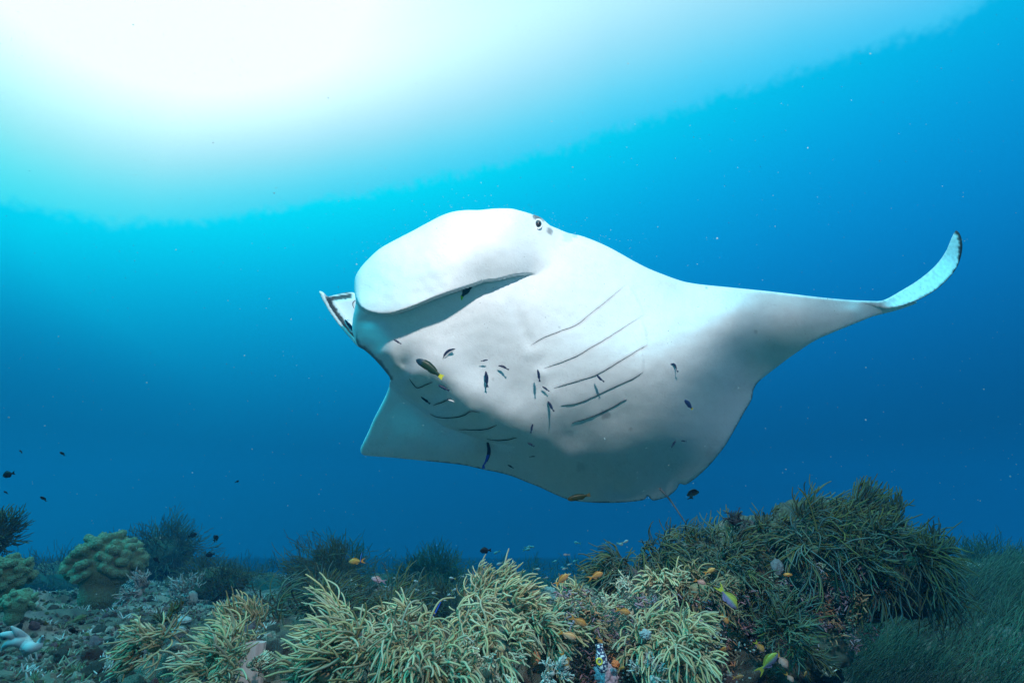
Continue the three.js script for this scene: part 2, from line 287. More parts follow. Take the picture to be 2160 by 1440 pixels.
  put('body', local(mergeGeometries([main, tip, tail]), manta), M.skin, manta);

  const finOut = spline([[673, 614], [681, 616], [691, 625], [705, 622], [745, 617], [768, 640], [780, 690], [770, 735], [757, 732], [735, 709], [712, 682], [690, 650]], 90, true);
  const leftLine = [[673, 614], [690, 650], [712, 682], [735, 709], [757, 732]], topLine = [[691, 625], [745, 617], [770, 615]];
  const fin = sheet({
    outline: finOut, step: 2.6, round: () => 4, thick: (x, y, d) => 0.03 * Math.min(1, Math.sqrt(d / 8)),
    z: (x, y) => { const a = segDist(x, y, leftLine)[0], b = segDist(x, y, topLine)[0]; return 2.66 + 0.13 * smoothstep(a, 6, 22) + 0.04 * (1 - smoothstep(b, 4, 14)) * smoothstep(a, 10, 20) - 0.02 * (y - 670) / 60; },
    color: (x, y, d, front) => {
      if (!front && d > 2) return DARK;
      const a = segDist(x, y, leftLine)[0], b = segDist(x, y, topLine)[0], n = N3(x / 6, y / 6, 3) * 3;
      let k = smoothstep(a, 5 + n * 0.4, 7) * (1 - smoothstep(a, 13 + n, 17 + n)) * smoothstep(y, 618, 630);
      k = Math.max(k, (1 - smoothstep(b, 9 + n, 13 + n)) * smoothstep(b, 0.5, 2) * smoothstep(x, 684, 692) * (1 - smoothstep(x, 738, 746)) * 0.95);
      return mixc(WHITE, DARK, clamp(k, 0, 1));
    },
  });
  tag(put('cephalic_fin', local(fin, manta), M.skin, manta), 'narrow head fin on the left with dark edges');

  // eye: dark ball in a raised lid
  const ec = at(1135, 472, zL(1135, 472) - 0.001), eye = put('eye', new THREE.SphereGeometry(0.017, 24, 16).scale(0.85, 1.05, 0.8).translate(ec.x - manta.position.x, ec.y - manta.position.y, ec.z - manta.position.z), M.eye, manta);
  put('pupil', new THREE.SphereGeometry(0.0075, 16, 12).translate(ec.x - manta.position.x, ec.y - manta.position.y + 0.002, ec.z - manta.position.z + 0.009), plain(0.06, 0.08, 0.1, 0.2), eye);
  const lid = new THREE.TorusGeometry(0.021, 0.0042, 10, 40).scale(0.9, 1.1, 1).translate(ec.x - manta.position.x, ec.y - manta.position.y - 0.002, ec.z - manta.position.z + 0.002);
  put('eyelid', lid, plain(0.66, 0.68, 0.71, 0.6), manta);
  const strip = (line, w) => {
    const P = line.map(([x, y]) => at(x, y, 1)), pos = [], idx = [];
    line.forEach(([x, y], i) => {
      const t = i / (line.length - 1), z = mantaZ(x, y - 1.5), h = w * Math.pow(Math.sin(Math.PI * clamp(t, 0.02, 0.98)), 0.4) * (1 + 0.25 * N3(x / 11, y / 11, 2)), wob = 0.8 * N3(x / 13, 6, y / 13);
      const a = line[Math.max(0, i - 1)], b = line[Math.min(line.length - 1, i + 1)], dx = b[0] - a[0], dy = b[1] - a[1], l = Math.hypot(dx, dy), ox = -dy / l, oy = dx / l;
      for (const [u, dz] of [[-1, 0.004], [0, -0.0025], [1, 0.004]]) { const v = at(x + ox * h * u + wob * ox, y + oy * h * u + wob * oy, z + dz).sub(manta.position); pos.push(v.x, v.y, v.z); }
      if (i) { const o = (i - 1) * 3; for (const k of [0, 1]) idx.push(o + k, o + k + 3, o + k + 1, o + k + 1, o + k + 3, o + k + 4); }
    });
    return geo(pos, idx);
  };
  for (const s of slits) put('gill_slit', strip(s, 0.75), M.slit, manta);
  for (const s of farSlits) put('gill_slit', strip(s, 1.0), M.slit, manta);
}

// ------------------------------------------------------------ sea floor
const floorY = (x, z) => {
  const d = -z;
  let y = 0.66 + 0.16 * N3(x * 0.7, 3, z * 0.7) + 0.07 * N3(x * 2.3, 1, z * 2.3) + 0.035 * N3(x * 6, 2, z * 6) + 0.018 * N3(x * 17, 5, z * 17) + 0.01 * N3(x * 42, 5, z * 42);
  y -= 0.45 * smoothstep(x, -0.6, 0.7) * (1 - smoothstep(x, 1.6, 3.2)) * smoothstep(d, 1.2, 2.4);
  y += 0.24 * smoothstep(x - 0.25 * d, 0.9, 2.6) * (1 - smoothstep(d, 7, 14));
  y -= 0.3 * smoothstep(d, 5, 12);
  y = lerp(y, 0.42 + 0.05 * N3(x * 0.6, 9, z * 0.6) + 0.012 * N3(x * 5, 9, z * 5), smoothstep(z, -0.8, 0.4));
  return y;
};
const ROCKC = [[0.15, 0.18, 0.15], [0.30, 0.33, 0.28], [0.05, 0.055, 0.055], [0.42, 0.44, 0.38], [0.17, 0.11, 0.14], [0.16, 0.17, 0.08]];
const reefColor = (x, y, z) => {
  const a = N3(x * 3.1, y * 3.1, z * 3.1), b = N3(x * 11 + 5, y * 11, z * 11), c = N3(x * 34, y * 34 + 3, z * 34), e = N3(x * 8 + 40, y * 8, z * 8 + 11);
  let col = mixc(ROCKC[0], ROCKC[1], smoothstep(a + 0.5 * b, -0.3, 0.6));
  col = mixc(col, ROCKC[2], smoothstep(b - c * 0.4, 0.1, 0.45));
  col = mixc(col, ROCKC[3], smoothstep(c + 0.3 * a, 0.25, 0.5));
  col = mixc(col, ROCKC[4], 0.8 * smoothstep(e, 0.28, 0.42));
  col = mixc(col, ROCKC[5], 0.7 * smoothstep(-e + 0.3 * c, 0.3, 0.45));
  return col;
};
{
  const NA = 900, NR = 330, pos = [], col = [], idx = [], uv = [];
  for (let r = 0; r <= NR; r++) for (let a = 0; a <= NA; a++) {
    const R = 0.12 * Math.pow(24 / 0.12, r / NR), th = (a / NA - 0.5) * 2 * Math.PI, x = Math.sin(th) * R, z = -Math.cos(th) * R + 0.3, y = floorY(x, z);
    pos.push(x, y, z); uv.push(x, z);
    let c = reefColor(x, y, z);
    const sand = smoothstep(N3(x * 0.9 + 11, 2, z * 0.9) + 0.3 * N3(x * 5, 7, z * 5) + 0.2 * N3(x * 21, 7, z * 21), -0.12, 0.3);
    c = mixc(c, [0.55, 0.55, 0.50], Math.max(sand * 0.85, 0.95 * smoothstep(z + 0.12 * N3(x * 2, z * 2, 3), -0.75, -0.2))); col.push(...c);  // unseen pale sand under and behind the camera, added to bounce light upward
    if (r < NR && a < NA) { const o = r * (NA + 1) + a; idx.push(o, o + NA + 1, o + 1, o + 1, o + NA + 1, o + NA + 2); }
  }
  tag(put('sea_floor', geo(pos, idx.reverse(), col, uv), M.rock), null, null, null, 'structure');
}

// ------------------------------------------------------------ reef rock
function blob(cx, rx, ry, rz, seed, rough = 0.28, detail = 22) {
  const g = new THREE.IcosahedronGeometry(1, detail), p = g.attributes.position, col = [], uv = [], v = new THREE.Vector3();
  for (let i = 0; i < p.count; i++) {
    v.fromBufferAttribute(p, i);
    const n = 1 + rough * (N3(v.x * 1.6 + seed, v.y * 1.6, v.z * 1.6) + 0.55 * N3(v.x * 4 + seed, v.y * 4, v.z * 4) + 0.3 * N3(v.x * 11, v.y * 11 + seed, v.z * 11) + 0.15 * N3(v.x * 25, v.y * 25 + seed, v.z * 25));
    v.set(v.x * rx * n, v.y * ry * n, v.z * rz * n).add(cx); p.setXYZ(i, v.x, v.y, v.z);
    col.push(...reefColor(v.x, v.y, v.z)); uv.push(v.x + v.y * 0.4, v.z + v.y);
  }
  g.setAttribute('color', new THREE.Float32BufferAttribute(col, 3)); g.setAttribute('uv', new THREE.Float32BufferAttribute(uv, 2));
  g.computeVertexNormals();
  return g;
}
function smoothBlob(...a) { // welded so that it shades smoothly
  const g = blob(...a), p = g.attributes.position, map = new Map(), idx = [], pos = [], col = [], uv = [], C = g.attributes.color, U = g.attributes.uv;
  for (let i = 0; i < p.count; i++) { const k = [p.getX(i), p.getY(i), p.getZ(i)].map((q) => Math.round(q * 1e5)).join(); if (!map.has(k)) { map.set(k, pos.length / 3); pos.push(p.getX(i), p.getY(i), p.getZ(i)); col.push(C.getX(i), C.getY(i), C.getZ(i)); uv.push(U.getX(i), U.getY(i)); } idx.push(map.get(k)); }
  return geo(pos, idx, col, uv);
}
{
  const spots = [[330, 1500, 1.6, 0.2, 0.2], [500, 1490, 1.5, 0.2, 0.22], [700, 1450, 1.42, 0.18, 0.16], [880, 1455, 1.42, 0.2, 0.2], [1050, 1400, 1.58, 0.2, 0.2], [1200, 1370, 1.75, 0.24, 0.22], [1340, 1290, 1.95, 0.24, 0.2], [1400, 1340, 1.75, 0.2, 0.18], [1480, 1230, 2.15, 0.28, 0.22], [1600, 1200, 2.25, 0.3, 0.26], [1720, 1170, 2.3, 0.32, 0.28], [1830, 1160, 2.35, 0.26, 0.26], [1900, 1190, 2.4, 0.16, 0.2], [1620, 1350, 2.15, 0.3, 0.3], [1480, 1440, 1.85, 0.35, 0.2], [1250, 1450, 1.7, 0.3, 0.16]];
  const parts = spots.map(([x, y, d, rx, ry], i) => smoothBlob(at(x, y + 12, d + 0.13), rx * 0.9, ry * 0.9, 0.22, i * 7.3, 0.3, 20));
  tag(put('reef_outcrop', mergeGeometries(parts), M.rock), 'dark encrusted reef rock that rises to the right under the soft corals', 'reef rock');
}

// ------------------------------------------------------------ soft corals
function strand(base, dir, flow, L, r, { seg = 10, sides = 6, wig = 0.25, bend = 1, curl = 0 } = {}) {
  const pts = [], s = rnd() * 99, p = base.clone(), step = L / seg, d = dir.clone(), w = new THREE.Vector3();
  const ax = new THREE.Vector3().randomDirection ? new THREE.Vector3(rnd() - 0.5, rnd() - 0.5, rnd() - 0.5).normalize() : null;
  for (let i = 0; i <= seg; i++) {
    pts.push(p.clone()); const t = i / seg;
    w.set(N3(s, t * 2.2, 1), N3(s, t * 2.2, 5), N3(s, t * 2.2, 9)).multiplyScalar(wig * 1.6);
    d.addScaledVector(flow, bend * 0.26).addScaledVector(w, 0.35); if (curl) d.applyAxisAngle(ax, curl / seg); d.normalize();
    p.addScaledVector(d, step);
  }
  return tube(pts, r, sides, s);
}
function tube(pts, r, sides, s) {
  const pos = [], nor = [], idx = [], n = pts.length, T = new THREE.Vector3(), U = new THREE.Vector3(), B = new THREE.Vector3(), ref = new THREE.Vector3(0.3, 0.9, 0.2).normalize();
  for (let i = 0; i < n; i++) {
    T.subVectors(pts[Math.min(n - 1, i + 1)], pts[Math.max(0, i - 1)]).normalize(); if (i === 0) { U.crossVectors(T, ref); if (U.lengthSq() < 0.02) U.set(1, 0, 0); }
    U.addScaledVector(T, -U.dot(T)).normalize(); B.crossVectors(T, U);
    const t = i / (n - 1), q = r * (t > 0.92 ? 0.7 : 1) * lerp(1.12, 0.88, t) * (1 + 0.16 * N3(s, t * 9, 3));
    for (let k = 0; k < sides; k++) { const a = k / sides * 2 * Math.PI, c = Math.cos(a), e = Math.sin(a), nx = U.x * c + B.x * e, ny = U.y * c + B.y * e, nz = U.z * c + B.z * e; nor.push(nx, ny, nz); pos.push(pts[i].x + nx * q, pts[i].y + ny * q, pts[i].z + nz * q); }
    if (i) { const o = (i - 1) * sides; for (let k = 0; k < sides; k++) { const k2 = (k + 1) % sides; idx.push(o + k, o + k2, o + sides + k, o + k2, o + sides + k2, o + sides + k); } }
  }
  const e = pts[n - 1], c = pos.length / 3; T.subVectors(e, pts[n - 2]).normalize();
  pos.push(e.x + T.x * r * 0.7, e.y + T.y * r * 0.7, e.z + T.z * r * 0.7); nor.push(T.x, T.y, T.z);
  for (let k = 0; k < sides; k++) idx.push((n - 1) * sides + k, (n - 1) * sides + (k + 1) % sides, c);
  const g = new THREE.BufferGeometry();
  g.setAttribute('position', new THREE.Float32BufferAttribute(pos, 3)); g.setAttribute('normal', new THREE.Float32BufferAttribute(nor, 3)); g.setIndex(idx); return g;
}
const tint = (g, f) => { const p = g.attributes.position, c = []; for (let i = 0; i < p.count; i++) c.push(...f(i / p.count)); g.setAttribute('color', new THREE.Float32BufferAttribute(c, 3)); return g; };
const TAN = [0.38, 0.34, 0.21], OLIVE = [0.06, 0.09, 0.055], GREEN = [0.05, 0.08, 0.05], PALE = [0.46, 0.42, 0.32];
// x, y, depth, strands, length, radius, flow (right, up, toward), spread of the cap, colour
function colony(label, [x, y, d], n, L, r, flow, o = {}) {
  if (!o.single && d < 2.5) { n = Math.round(n * 1.6); r *= 0.68; L *= 0.85; o = { ...o, wig: (o.wig ?? 0.3) + 0.35, curl: o.curl ?? 1.2 }; }
  if (o.single) { n = Math.min(290, Math.round(n * 1.9)); L *= 0.6; r *= 0.58; if (y < 1400) y += y < 1260 ? 14 : 30; o = { ...o, wig: (o.wig ?? 0.3) + 0.45, curl: o.curl ?? 1, bend: (o.bend ?? 1) * 0.75, cap: (o.cap ?? 0.05) * 1.15 }; }
  const c = at(x, y, d), t = thing('soft_coral', c, label, 'soft coral', o.group), f = view(...flow), R = o.cap ?? 0.05, color = o.color ?? TAN;
  const list = [], fills = [], single = !!o.single && n <= 300;
  const up = o.up ? view(...o.up).normalize() : view(flow[0] * 0.5, 0.8, 0.55).normalize();
  const lumps = Math.max(3, Math.round(n / (o.bunch ?? 9))), heads = [];
  for (let i = 0; i < lumps; i++) {
    let dir; do dir = new THREE.Vector3(rr(-1, 1), rr(-1, 1), rr(-1, 1)); while (dir.lengthSq() > 1 || dir.lengthSq() < 0.05); dir.normalize();
    if (dir.dot(up) < (o.wide ?? -0.15)) dir.addScaledVector(up, -2 * dir.dot(up)).normalize();
    const p = dir.clone().multiplyScalar(R * rr(0.55, 1.15) * (1 + (o.lump ?? 0) * N3(dir.x * 2.4 + x, dir.y * 2.4, dir.z * 2.4))); p.x *= o.sx ?? 1;
    heads.push([dir, p, f.clone().addScaledVector(new THREE.Vector3(rr(-1, 1), rr(-1, 1), rr(-1, 1)), o.unrest ?? 0.35), rr(0.6, 1.2), rr(0.72, 1.2)]);
  }
  for (let i = 0; i < n; i++) {
    const [hd, hp, hf, hl, hk] = heads[i % lumps], spread = o.spread ?? 0.6;
    const dir = hd.clone().addScaledVector(new THREE.Vector3(rr(-1, 1), rr(-1, 1), rr(-1, 1)), spread).normalize(), b = hp.clone().addScaledVector(new THREE.Vector3(rr(-1, 1), rr(-1, 1), rr(-1, 1)), R * 0.22);
    const k = rr(0.85, 1.15) * hk, g = strand(b, dir, hf, L * hl * rr(0.65, 1.15), r * rr(0.85, 1.15), { seg: o.seg ?? 10, sides: o.sides ?? 6, wig: o.wig ?? 0.3, bend: o.bend ?? 1, curl: o.curl ? rr(-o.curl, o.curl) : 0 });
    const h = rr(-0.04, 0.04);
    tint(g, (q) => { const tipc = 1; return [color[0] * k * tipc + h * 0.5, color[1] * k * tipc, Math.max(0.02, color[2] * k * tipc - h)]; });
    if (o.twigs && rnd() < o.twigs) { // short side twigs
      const P = g.attributes.position, extra = [g];
      for (let q = 0; q < 3; q++) { const vi = Math.floor(rr(0.35, 0.9) * (o.seg ?? 10)) * (o.sides ?? 6), bb = new THREE.Vector3().fromBufferAttribute(P, vi), dd = new THREE.Vector3(rr(-1, 1), rr(-0.4, 1), rr(-1, 1)).addScaledVector(dir, 0.7).normalize(); extra.push(tint(strand(bb, dd, f, L * rr(0.15, 0.3), r * 0.75, { seg: 4, sides: 5 }), () => [color[0] * k * 1.15, color[1] * k * 1.15, color[2] * k * 1.15])); }
      list.push(mergeGeometries(extra));
    } else list.push(g);
  }
  for (let i = 0, m = single ? 0 : 1; i < Math.round(n * (o.fill ?? 0.5)); i++) {
    const [hd, hp, hf, , hk] = heads[i % lumps], dir = new THREE.Vector3(rr(-1, 1), rr(-1, 1), rr(-1, 1)).addScaledVector(hd, 0.8).normalize(), k = rr(0.7, 1) * hk;
    fills.push(tint(strand(hp.clone().multiplyScalar(rr(0.6, 1)).addScaledVector(new THREE.Vector3(rr(-1, 1), rr(-1, 1), rr(-1, 1)), R * 0.3), dir, hf, L * rr(0.25, 0.5), r * 0.9, { seg: 5, sides: o.sides ?? 5, wig: 0.7 }), (q) => [color[0] * k, color[1] * k, color[2] * k]));
  }
  // the leathery base that the branches grow from
  const stalk = new THREE.SphereGeometry(R * (o.core ?? (single ? 0.25 : 0.42)), 20, 14).scale(o.sx ?? 1, 0.9, 0.9), sp2 = stalk.attributes.position;
  for (let i = 0; i < sp2.count; i++) { const q = 1 + 0.3 * N3(sp2.getX(i) * 40, sp2.getY(i) * 40, sp2.getZ(i) * 40 + x); sp2.setXYZ(i, sp2.getX(i) * q, sp2.getY(i) * q, sp2.getZ(i) * q); }
  stalk.computeVertexNormals();
  put('stalk', stalk, plain(...color), t);
  if (single) for (const g of list) put('branch', g, M.vert, t);
  else list.push(...fills.splice(0));
  if (fills.length) put('short_branches', mergeGeometries(fills), M.vert, t).userData.kind = 'stuff';
  if (!single) put('branches', mergeGeometries(list), M.vert, t).userData.kind = 'stuff';
  return t;
}
const near = { single: true };
// left group
colony('tan finger coral swept to the left, leftmost of the tan corals', [322, 1335, 1.5], 75, 0.10, 0.0042, [-0.75, -0.12, 0.2], { ...near, cap: 0.055 });
colony('small yellowish finger coral plume standing above the leftmost tan coral', [352, 1275, 1.56], 30, 0.06, 0.0036, [-0.1, 0.8, 0], { ...near, cap: 0.03, color: OLIVE });
colony('tan finger coral plume fanned up left above the pale pink stalk', [505, 1290, 1.55], 60, 0.10, 0.0038, [-0.55, 0.5, 0.1], { ...near, cap: 0.045, up: [0.3, 0.8, 0.4] });
colony('tan finger coral with thick arms pointing left halfway up the pink stalk', [480, 1345, 1.42], 60, 0.11, 0.0042, [-0.9, 0.0, 0.2], { ...near, cap: 0.045 });
colony('tan finger coral at the bottom edge below the pink stalk, arms to the left', [455, 1425, 1.32], 70, 0.12, 0.0042, [-0.85, -0.25, 0.2], { ...near, cap: 0.06 });
colony('tan finger coral between the leftmost coral and the pink stalk', [430, 1385, 1.42], 45, 0.08, 0.0038, [-0.6, -0.1, 0.3], { ...near, cap: 0.05, twigs: 0.3, color: PALE });
colony('short whitish bushy coral to the right of the pink stalk', [525, 1372, 1.36], 34, 0.05, 0.0034, [0.3, 0.4, 0.1], { ...near, cap: 0.03, color: PALE, twigs: 0.9 });
// centre
colony('tan finger coral whose long arms stream left above the big mop', [705, 1300, 1.55], 50, 0.17, 0.0042, [-1.0, 0.12, 0.05], { ...near, cap: 0.05, bend: 1.4 });
colony('large tan mop of finger coral combed down to the left', [735, 1372, 1.33], 130, 0.15, 0.0045, [-0.75, -0.42, 0.25], { ...near, cap: 0.07, sx: 1.3 });
colony('tan finger coral trailing left at the bottom edge under the large mop', [690, 1425, 1.28], 70, 0.12, 0.0044, [-0.85, -0.3, 0.2], { ...near, cap: 0.055, sx: 1.3 });
colony('rounded tan mop coral with long drooping arms right of the large mop', [890, 1365, 1.33], 130, 0.14, 0.0046, [0.15, -0.85, 0.35], { ...near, cap: 0.075, sx: 1.25 });
colony('tan drooping coral behind the two front mops', [840, 1312, 1.5], 70, 0.12, 0.0042, [-0.15, -0.6, 0.2], { ...near, cap: 0.05, sx: 1.3 });
colony('thin tan coral sprig standing up beside the blue slender fish', [852, 1272, 1.62], 26, 0.07, 0.0034, [0.25, 0.3, 0.1], { ...near, cap: 0.02, sx: 1.5 });
colony('pale tan coral of short curled arms at the bottom edge under the rounded mop', [905, 1425, 1.27], 75, 0.09, 0.0046, [0.1, -0.5, 0.4], { ...near, cap: 0.06, curl: 2.5, sx: 1.4 });
colony('tan hanging coral with combed arms, first to the right of the blue slender fish', [985, 1300, 1.46], 100, 0.13, 0.0042, [0.3, -0.9, 0.25], { ...near, cap: 0.055, sx: 1.3 });
colony('tan hanging coral like a fringe under the reef edge', [1050, 1338, 1.4], 90, 0.11, 0.0043, [0.15, -0.95, 0.25], { ...near, cap: 0.05, sx: 1.4 });
colony('tan coral plume blown up to the right on the ridge crest', [1035, 1235, 1.7], 80, 0.12, 0.004, [0.75, 0.42, 0.1], { ...near, cap: 0.055, up: [-0.2, 0.9, 0.4] });
colony('tan coral with arms streaming right under the crest plume', [1080, 1262, 1.6], 70, 0.13, 0.0044, [0.85, -0.02, 0.15], { ...near, cap: 0.05 });
colony('tan coral drooping to the right beside the dark hollow', [1150, 1305, 1.55], 90, 0.12, 0.0044, [0.5, -0.65, 0.25], { ...near, cap: 0.055, sx: 1.3 });
colony('whitish short armed coral at the bottom edge below the fringe', [1020, 1412, 1.33], 60, 0.06, 0.0038, [0.0, -0.3, 0.5], { ...near, cap: 0.06, color: PALE, twigs: 0.5, sx: 1.3 });
colony('tan and green coral of short arms under the two orange fish on the crest', [1225, 1262, 1.72], 90, 0.085, 0.004, [0.3, 0.0, 0.3], { ...near, cap: 0.06, twigs: 0.3, sx: 1.3 });
colony('tan coral with few thick arms, right of the pale blue sponge', [1210, 1290, 1.62], 44, 0.12, 0.0046, [0.55, -0.35, 0.3], { ...near, cap: 0.05, wig: 0.5 });
// right of centre
colony('whitish twiggy coral on the slope right of the crest fish', [1325, 1262, 1.8], 70, 0.065, 0.0036, [0.0, -0.2, 0.4], { ...near, cap: 0.07, color: PALE, twigs: 0.6 });
colony('tan coral with stiff upright and sideways arms above the hanging pair', [1400, 1290, 1.62], 80, 0.12, 0.0043, [0.25, -0.35, 0.35], { ...near, cap: 0.055, wig: 0.5 });
colony('tan coral hanging in long arms, left of the hanging pair over the dark cave', [1365, 1340, 1.52], 80, 0.13, 0.0042, [0.05, -0.95, 0.3], { ...near, cap: 0.05, sx: 1.3 });
colony('tan coral hanging in long arms, right of the hanging pair over the dark cave', [1440, 1362, 1.48], 100, 0.12, 0.0042, [0.1, -0.9, 0.35], { ...near, cap: 0.055, sx: 1.2 });
colony('tan coral reaching right above the pale purple stalk', [1465, 1305, 1.6], 60, 0.10, 0.0042, [0.75, -0.3, 0.25], { ...near, cap: 0.045 });
colony('pale tan coral with upright arms and curled tips in the middle of the slope', [1395, 1225, 1.82], 70, 0.10, 0.0045, [-0.1, -0.3, 0.4], { ...near, cap: 0.05, curl: 1.5, sx: 1.4 });
// right block
const G1 = { color: OLIVE, seg: 10, sides: 5 };
colony('grey green coral combed to the left, lowest on the skyline of the slope', [1310, 1208, 2.05], 120, 0.12, 0.0032, [-0.6, -0.35, 0.2], { ...G1, cap: 0.07, sx: 1.5 });
colony('grey green coral with wavy arms draping right, below the tail of the manta', [1405, 1182, 2.1], 130, 0.12, 0.0032, [0.45, -0.45, 0.3], { ...G1, cap: 0.08, sx: 1.5 });
colony('dark thin armed coral on the skyline under the tail of the manta', [1452, 1155, 2.3], 110, 0.09, 0.0028, [0.5, 0.5, 0], { ...G1, cap: 0.08, sx: 1.5, color: GREEN });
colony('green coral with short pale arms below the black feather star', [1525, 1170, 2.1], 110, 0.10, 0.0036, [0.25, 0.0, 0.4], { ...G1, cap: 0.08, sx: 1.5, twigs: 0.3 });
colony('green coral with short arms in the middle of the dark slope', [1545, 1235, 1.95], 110, 0.09, 0.0036, [0.1, -0.25, 0.4], { ...G1, cap: 0.09, sx: 1.4, twigs: 0.4 });
colony('green coral of short twisted arms above the yellow backed fish', [1480, 1250, 1.85], 110, 0.08, 0.0036, [0.1, -0.2, 0.4], { ...G1, cap: 0.08, sx: 1.4, twigs: 0.5, color: [0.2, 0.17, 0.1] });
colony('pale fan shaped coral sprig on the skyline right of the feather star', [1632, 1106, 2.15], 40, 0.06, 0.0036, [0.4, 0.3, 0.1], { ...G1, cap: 0.04 });
colony('green coral with thin arms behind the pale sprig', [1620, 1140, 2.25], 120, 0.09, 0.0032, [0.3, 0.1, 0.2], { ...G1, cap: 0.09, sx: 1.4 });
colony('green coral with long arms hanging like hair over the pinkish rock', [1715, 1160, 2.02], 75, 0.20, 0.0036, [0.02, -0.75, 0.3], { ...G1, cap: 0.05, sx: 1.4, wig: 0.45 });
colony('dark green coral with wiry arms below the hanging hair coral', [1600, 1265, 1.95], 60, 0.10, 0.003, [0, -0.4, 0.3], { ...G1, cap: 0.06, color: GREEN, wig: 0.5 });
colony('green coral with long arms leaning right on the upper slope', [1735, 1112, 2.2], 130, 0.14, 0.0034, [0.65, 0.3, 0.15], { ...G1, cap: 0.09, sx: 1.3, wig: 0.4 });
colony('tall green coral tuft forming the peak of the reef', [1793, 1072, 2.3], 90, 0.15, 0.0032, [0.4, 0.75, 0], { ...G1, cap: 0.06, color: GREEN });
colony('green coral tuft on the skyline just left of the peak', [1700, 1105, 2.35], 80, 0.09, 0.003, [0.5, 0.6, 0], { ...G1, cap: 0.06, color: GREEN });
colony('green coral tuft on the skyline just right of the peak', [1862, 1090, 2.3], 90, 0.11, 0.0032, [0.15, 0.7, 0], { ...G1, cap: 0.07, color: GREEN });
colony('green starburst coral with arms spreading all around from one centre', [1825, 1178, 2.0], 80, 0.16, 0.0035, [0.05, -0.1, 0.2], { ...G1, cap: 0.02, wide: -0.6, bend: 0.6, wig: 0.4, up: [0, 0, 1] });
colony('green coral with looping arms above the starburst coral', [1852, 1135, 2.05], 90, 0.14, 0.0036, [0.1, 0.1, 0.3], { ...G1, cap: 0.04, wide: -0.4, bend: 0.8, wig: 0.6, curl: 2 });
colony('green coral with upright whips at the right end of the reef crest', [1945, 1165, 2.15], 60, 0.13, 0.0034, [0.15, 0.7, 0.1], { ...G1, cap: 0.05, wig: 0.4 });
colony('green coral drooping over the right end of the reef like a wig', [1932, 1190, 2.15], 140, 0.17, 0.0032, [0.25, -0.6, 0.2], { ...G1, cap: 0.08, wig: 0.45, color: GREEN });
colony('dark coral strands hanging down from the right end of the reef', [1945, 1245, 2.2], 50, 0.22, 0.0032, [0.05, -0.9, 0], { ...G1, cap: 0.05, color: GREEN, wig: 0.4 });
colony('green coral under the starburst, arms trailing down to the left', [1840, 1225, 2.05], 80, 0.16, 0.0034, [-0.55, -0.45, 0.2], { ...G1, cap: 0.06, color: GREEN });
colony('green coral with arms pointing left, between starburst and hanging hair', [1775, 1140, 2.08], 70, 0.14, 0.0034, [-0.5, -0.1, 0.3], { ...G1, cap: 0.05, wig: 0.4 });
colony('branching green coral bush in front of the dark cave wall', [1655, 1325, 1.75], 70, 0.13, 0.0034, [0.05, -0.05, 0.25], { ...G1, cap: 0.03, twigs: 0.8, wide: -0.35, bend: 0.5 });
colony('dim green coral under the branching bush, arms curling down', [1690, 1375, 1.85], 60, 0.10, 0.003, [0.2, -0.4, 0.2], { ...G1, cap: 0.05, color: GREEN });

// ------------------------------------------------------------ bushes and fields farther off
const bush = { seg: 6, sides: 4, wide: -0.5, wig: 0.9, bend: 0.6, core: 0.8, lump: 0.5 };
colony('large dim bush of fine coral left of centre, beyond the tan mops', [695, 1235, 4.3], 2200, 0.13, 0.002, [-0.2, 0.2, 0.1], { ...bush, cap: 0.27, sx: 1.15, color: GREEN });
colony('dim bush of fine coral in mid water behind the blue slender fish', [905, 1245, 5.0], 1800, 0.15, 0.0022, [0.1, 0.2, 0.1], { ...bush, cap: 0.26, sx: 1.15, color: GREEN });
colony('low dim bush of fine coral in front of the mid water bush', [930, 1300, 3.8], 1500, 0.12, 0.002, [0.2, 0.2, 0.1], { ...bush, cap: 0.17, sx: 1.9, color: GREEN });
colony('green wiry coral mound behind the arms of the streaming tan coral', [650, 1325, 2.5], 260, 0.2, 0.0034, [0.75, 0.0, 0.05], { cap: 0.12, sx: 1.5, seg: 9, sides: 4, color: OLIVE, wig: 0.5 });
colony('green grassy coral lying flat to the right, behind the pink stalk', [610, 1308, 2.9], 220, 0.22, 0.0032, [0.9, -0.1, 0], { cap: 0.12, sx: 1.6, seg: 9, sides: 4, color: OLIVE });
colony('small green coral tuft in front of the large dim bush', [672, 1262, 2.7], 90, 0.13, 0.0034, [0.4, 0.3, 0], { cap: 0.05, seg: 8, sides: 4, color: OLIVE });
colony('green coral with looped thin arms beside the small tuft', [715, 1290, 2.4], 110, 0.16, 0.0032, [0.4, 0.1, 0], { cap: 0.07, sx: 1.6, seg: 9, sides: 4, color: OLIVE, wig: 0.6 });
colony('green wiry coral filling the gap behind the rounded mop', [800, 1320, 2.0], 150, 0.15, 0.0032, [0.5, 0.0, 0.1], { cap: 0.09, sx: 1.7, seg: 8, sides: 4, color: OLIVE, wig: 0.5 });
colony('dark upright bush at the left edge of the view', [-4, 1135, 3.8], 500, 0.1, 0.003, [0.1, 0.5, 0], { ...bush, cap: 0.13, sx: 0.5, color: GREEN });
colony('far dim bush right of the lobed leather coral', [345, 1175, 7], 1100, 0.2, 0.0034, [0.1, 0.2, 0], { ...bush, cap: 0.36, sx: 1.3, color: GREEN });
colony('dark low bush on the left slope beside the far dim bush', [450, 1230, 4.8], 1100, 0.1, 0.002, [0, 0.2, 0.1], { ...bush, cap: 0.18, sx: 2, color: GREEN });
colony('dim rounded coral hump on the skyline at the right edge', [2090, 1215, 4.8], 2000, 0.13, 0.002, [0.3, 0.2, 0.1], { ...bush, cap: 0.24, sx: 2.4, color: GREEN });
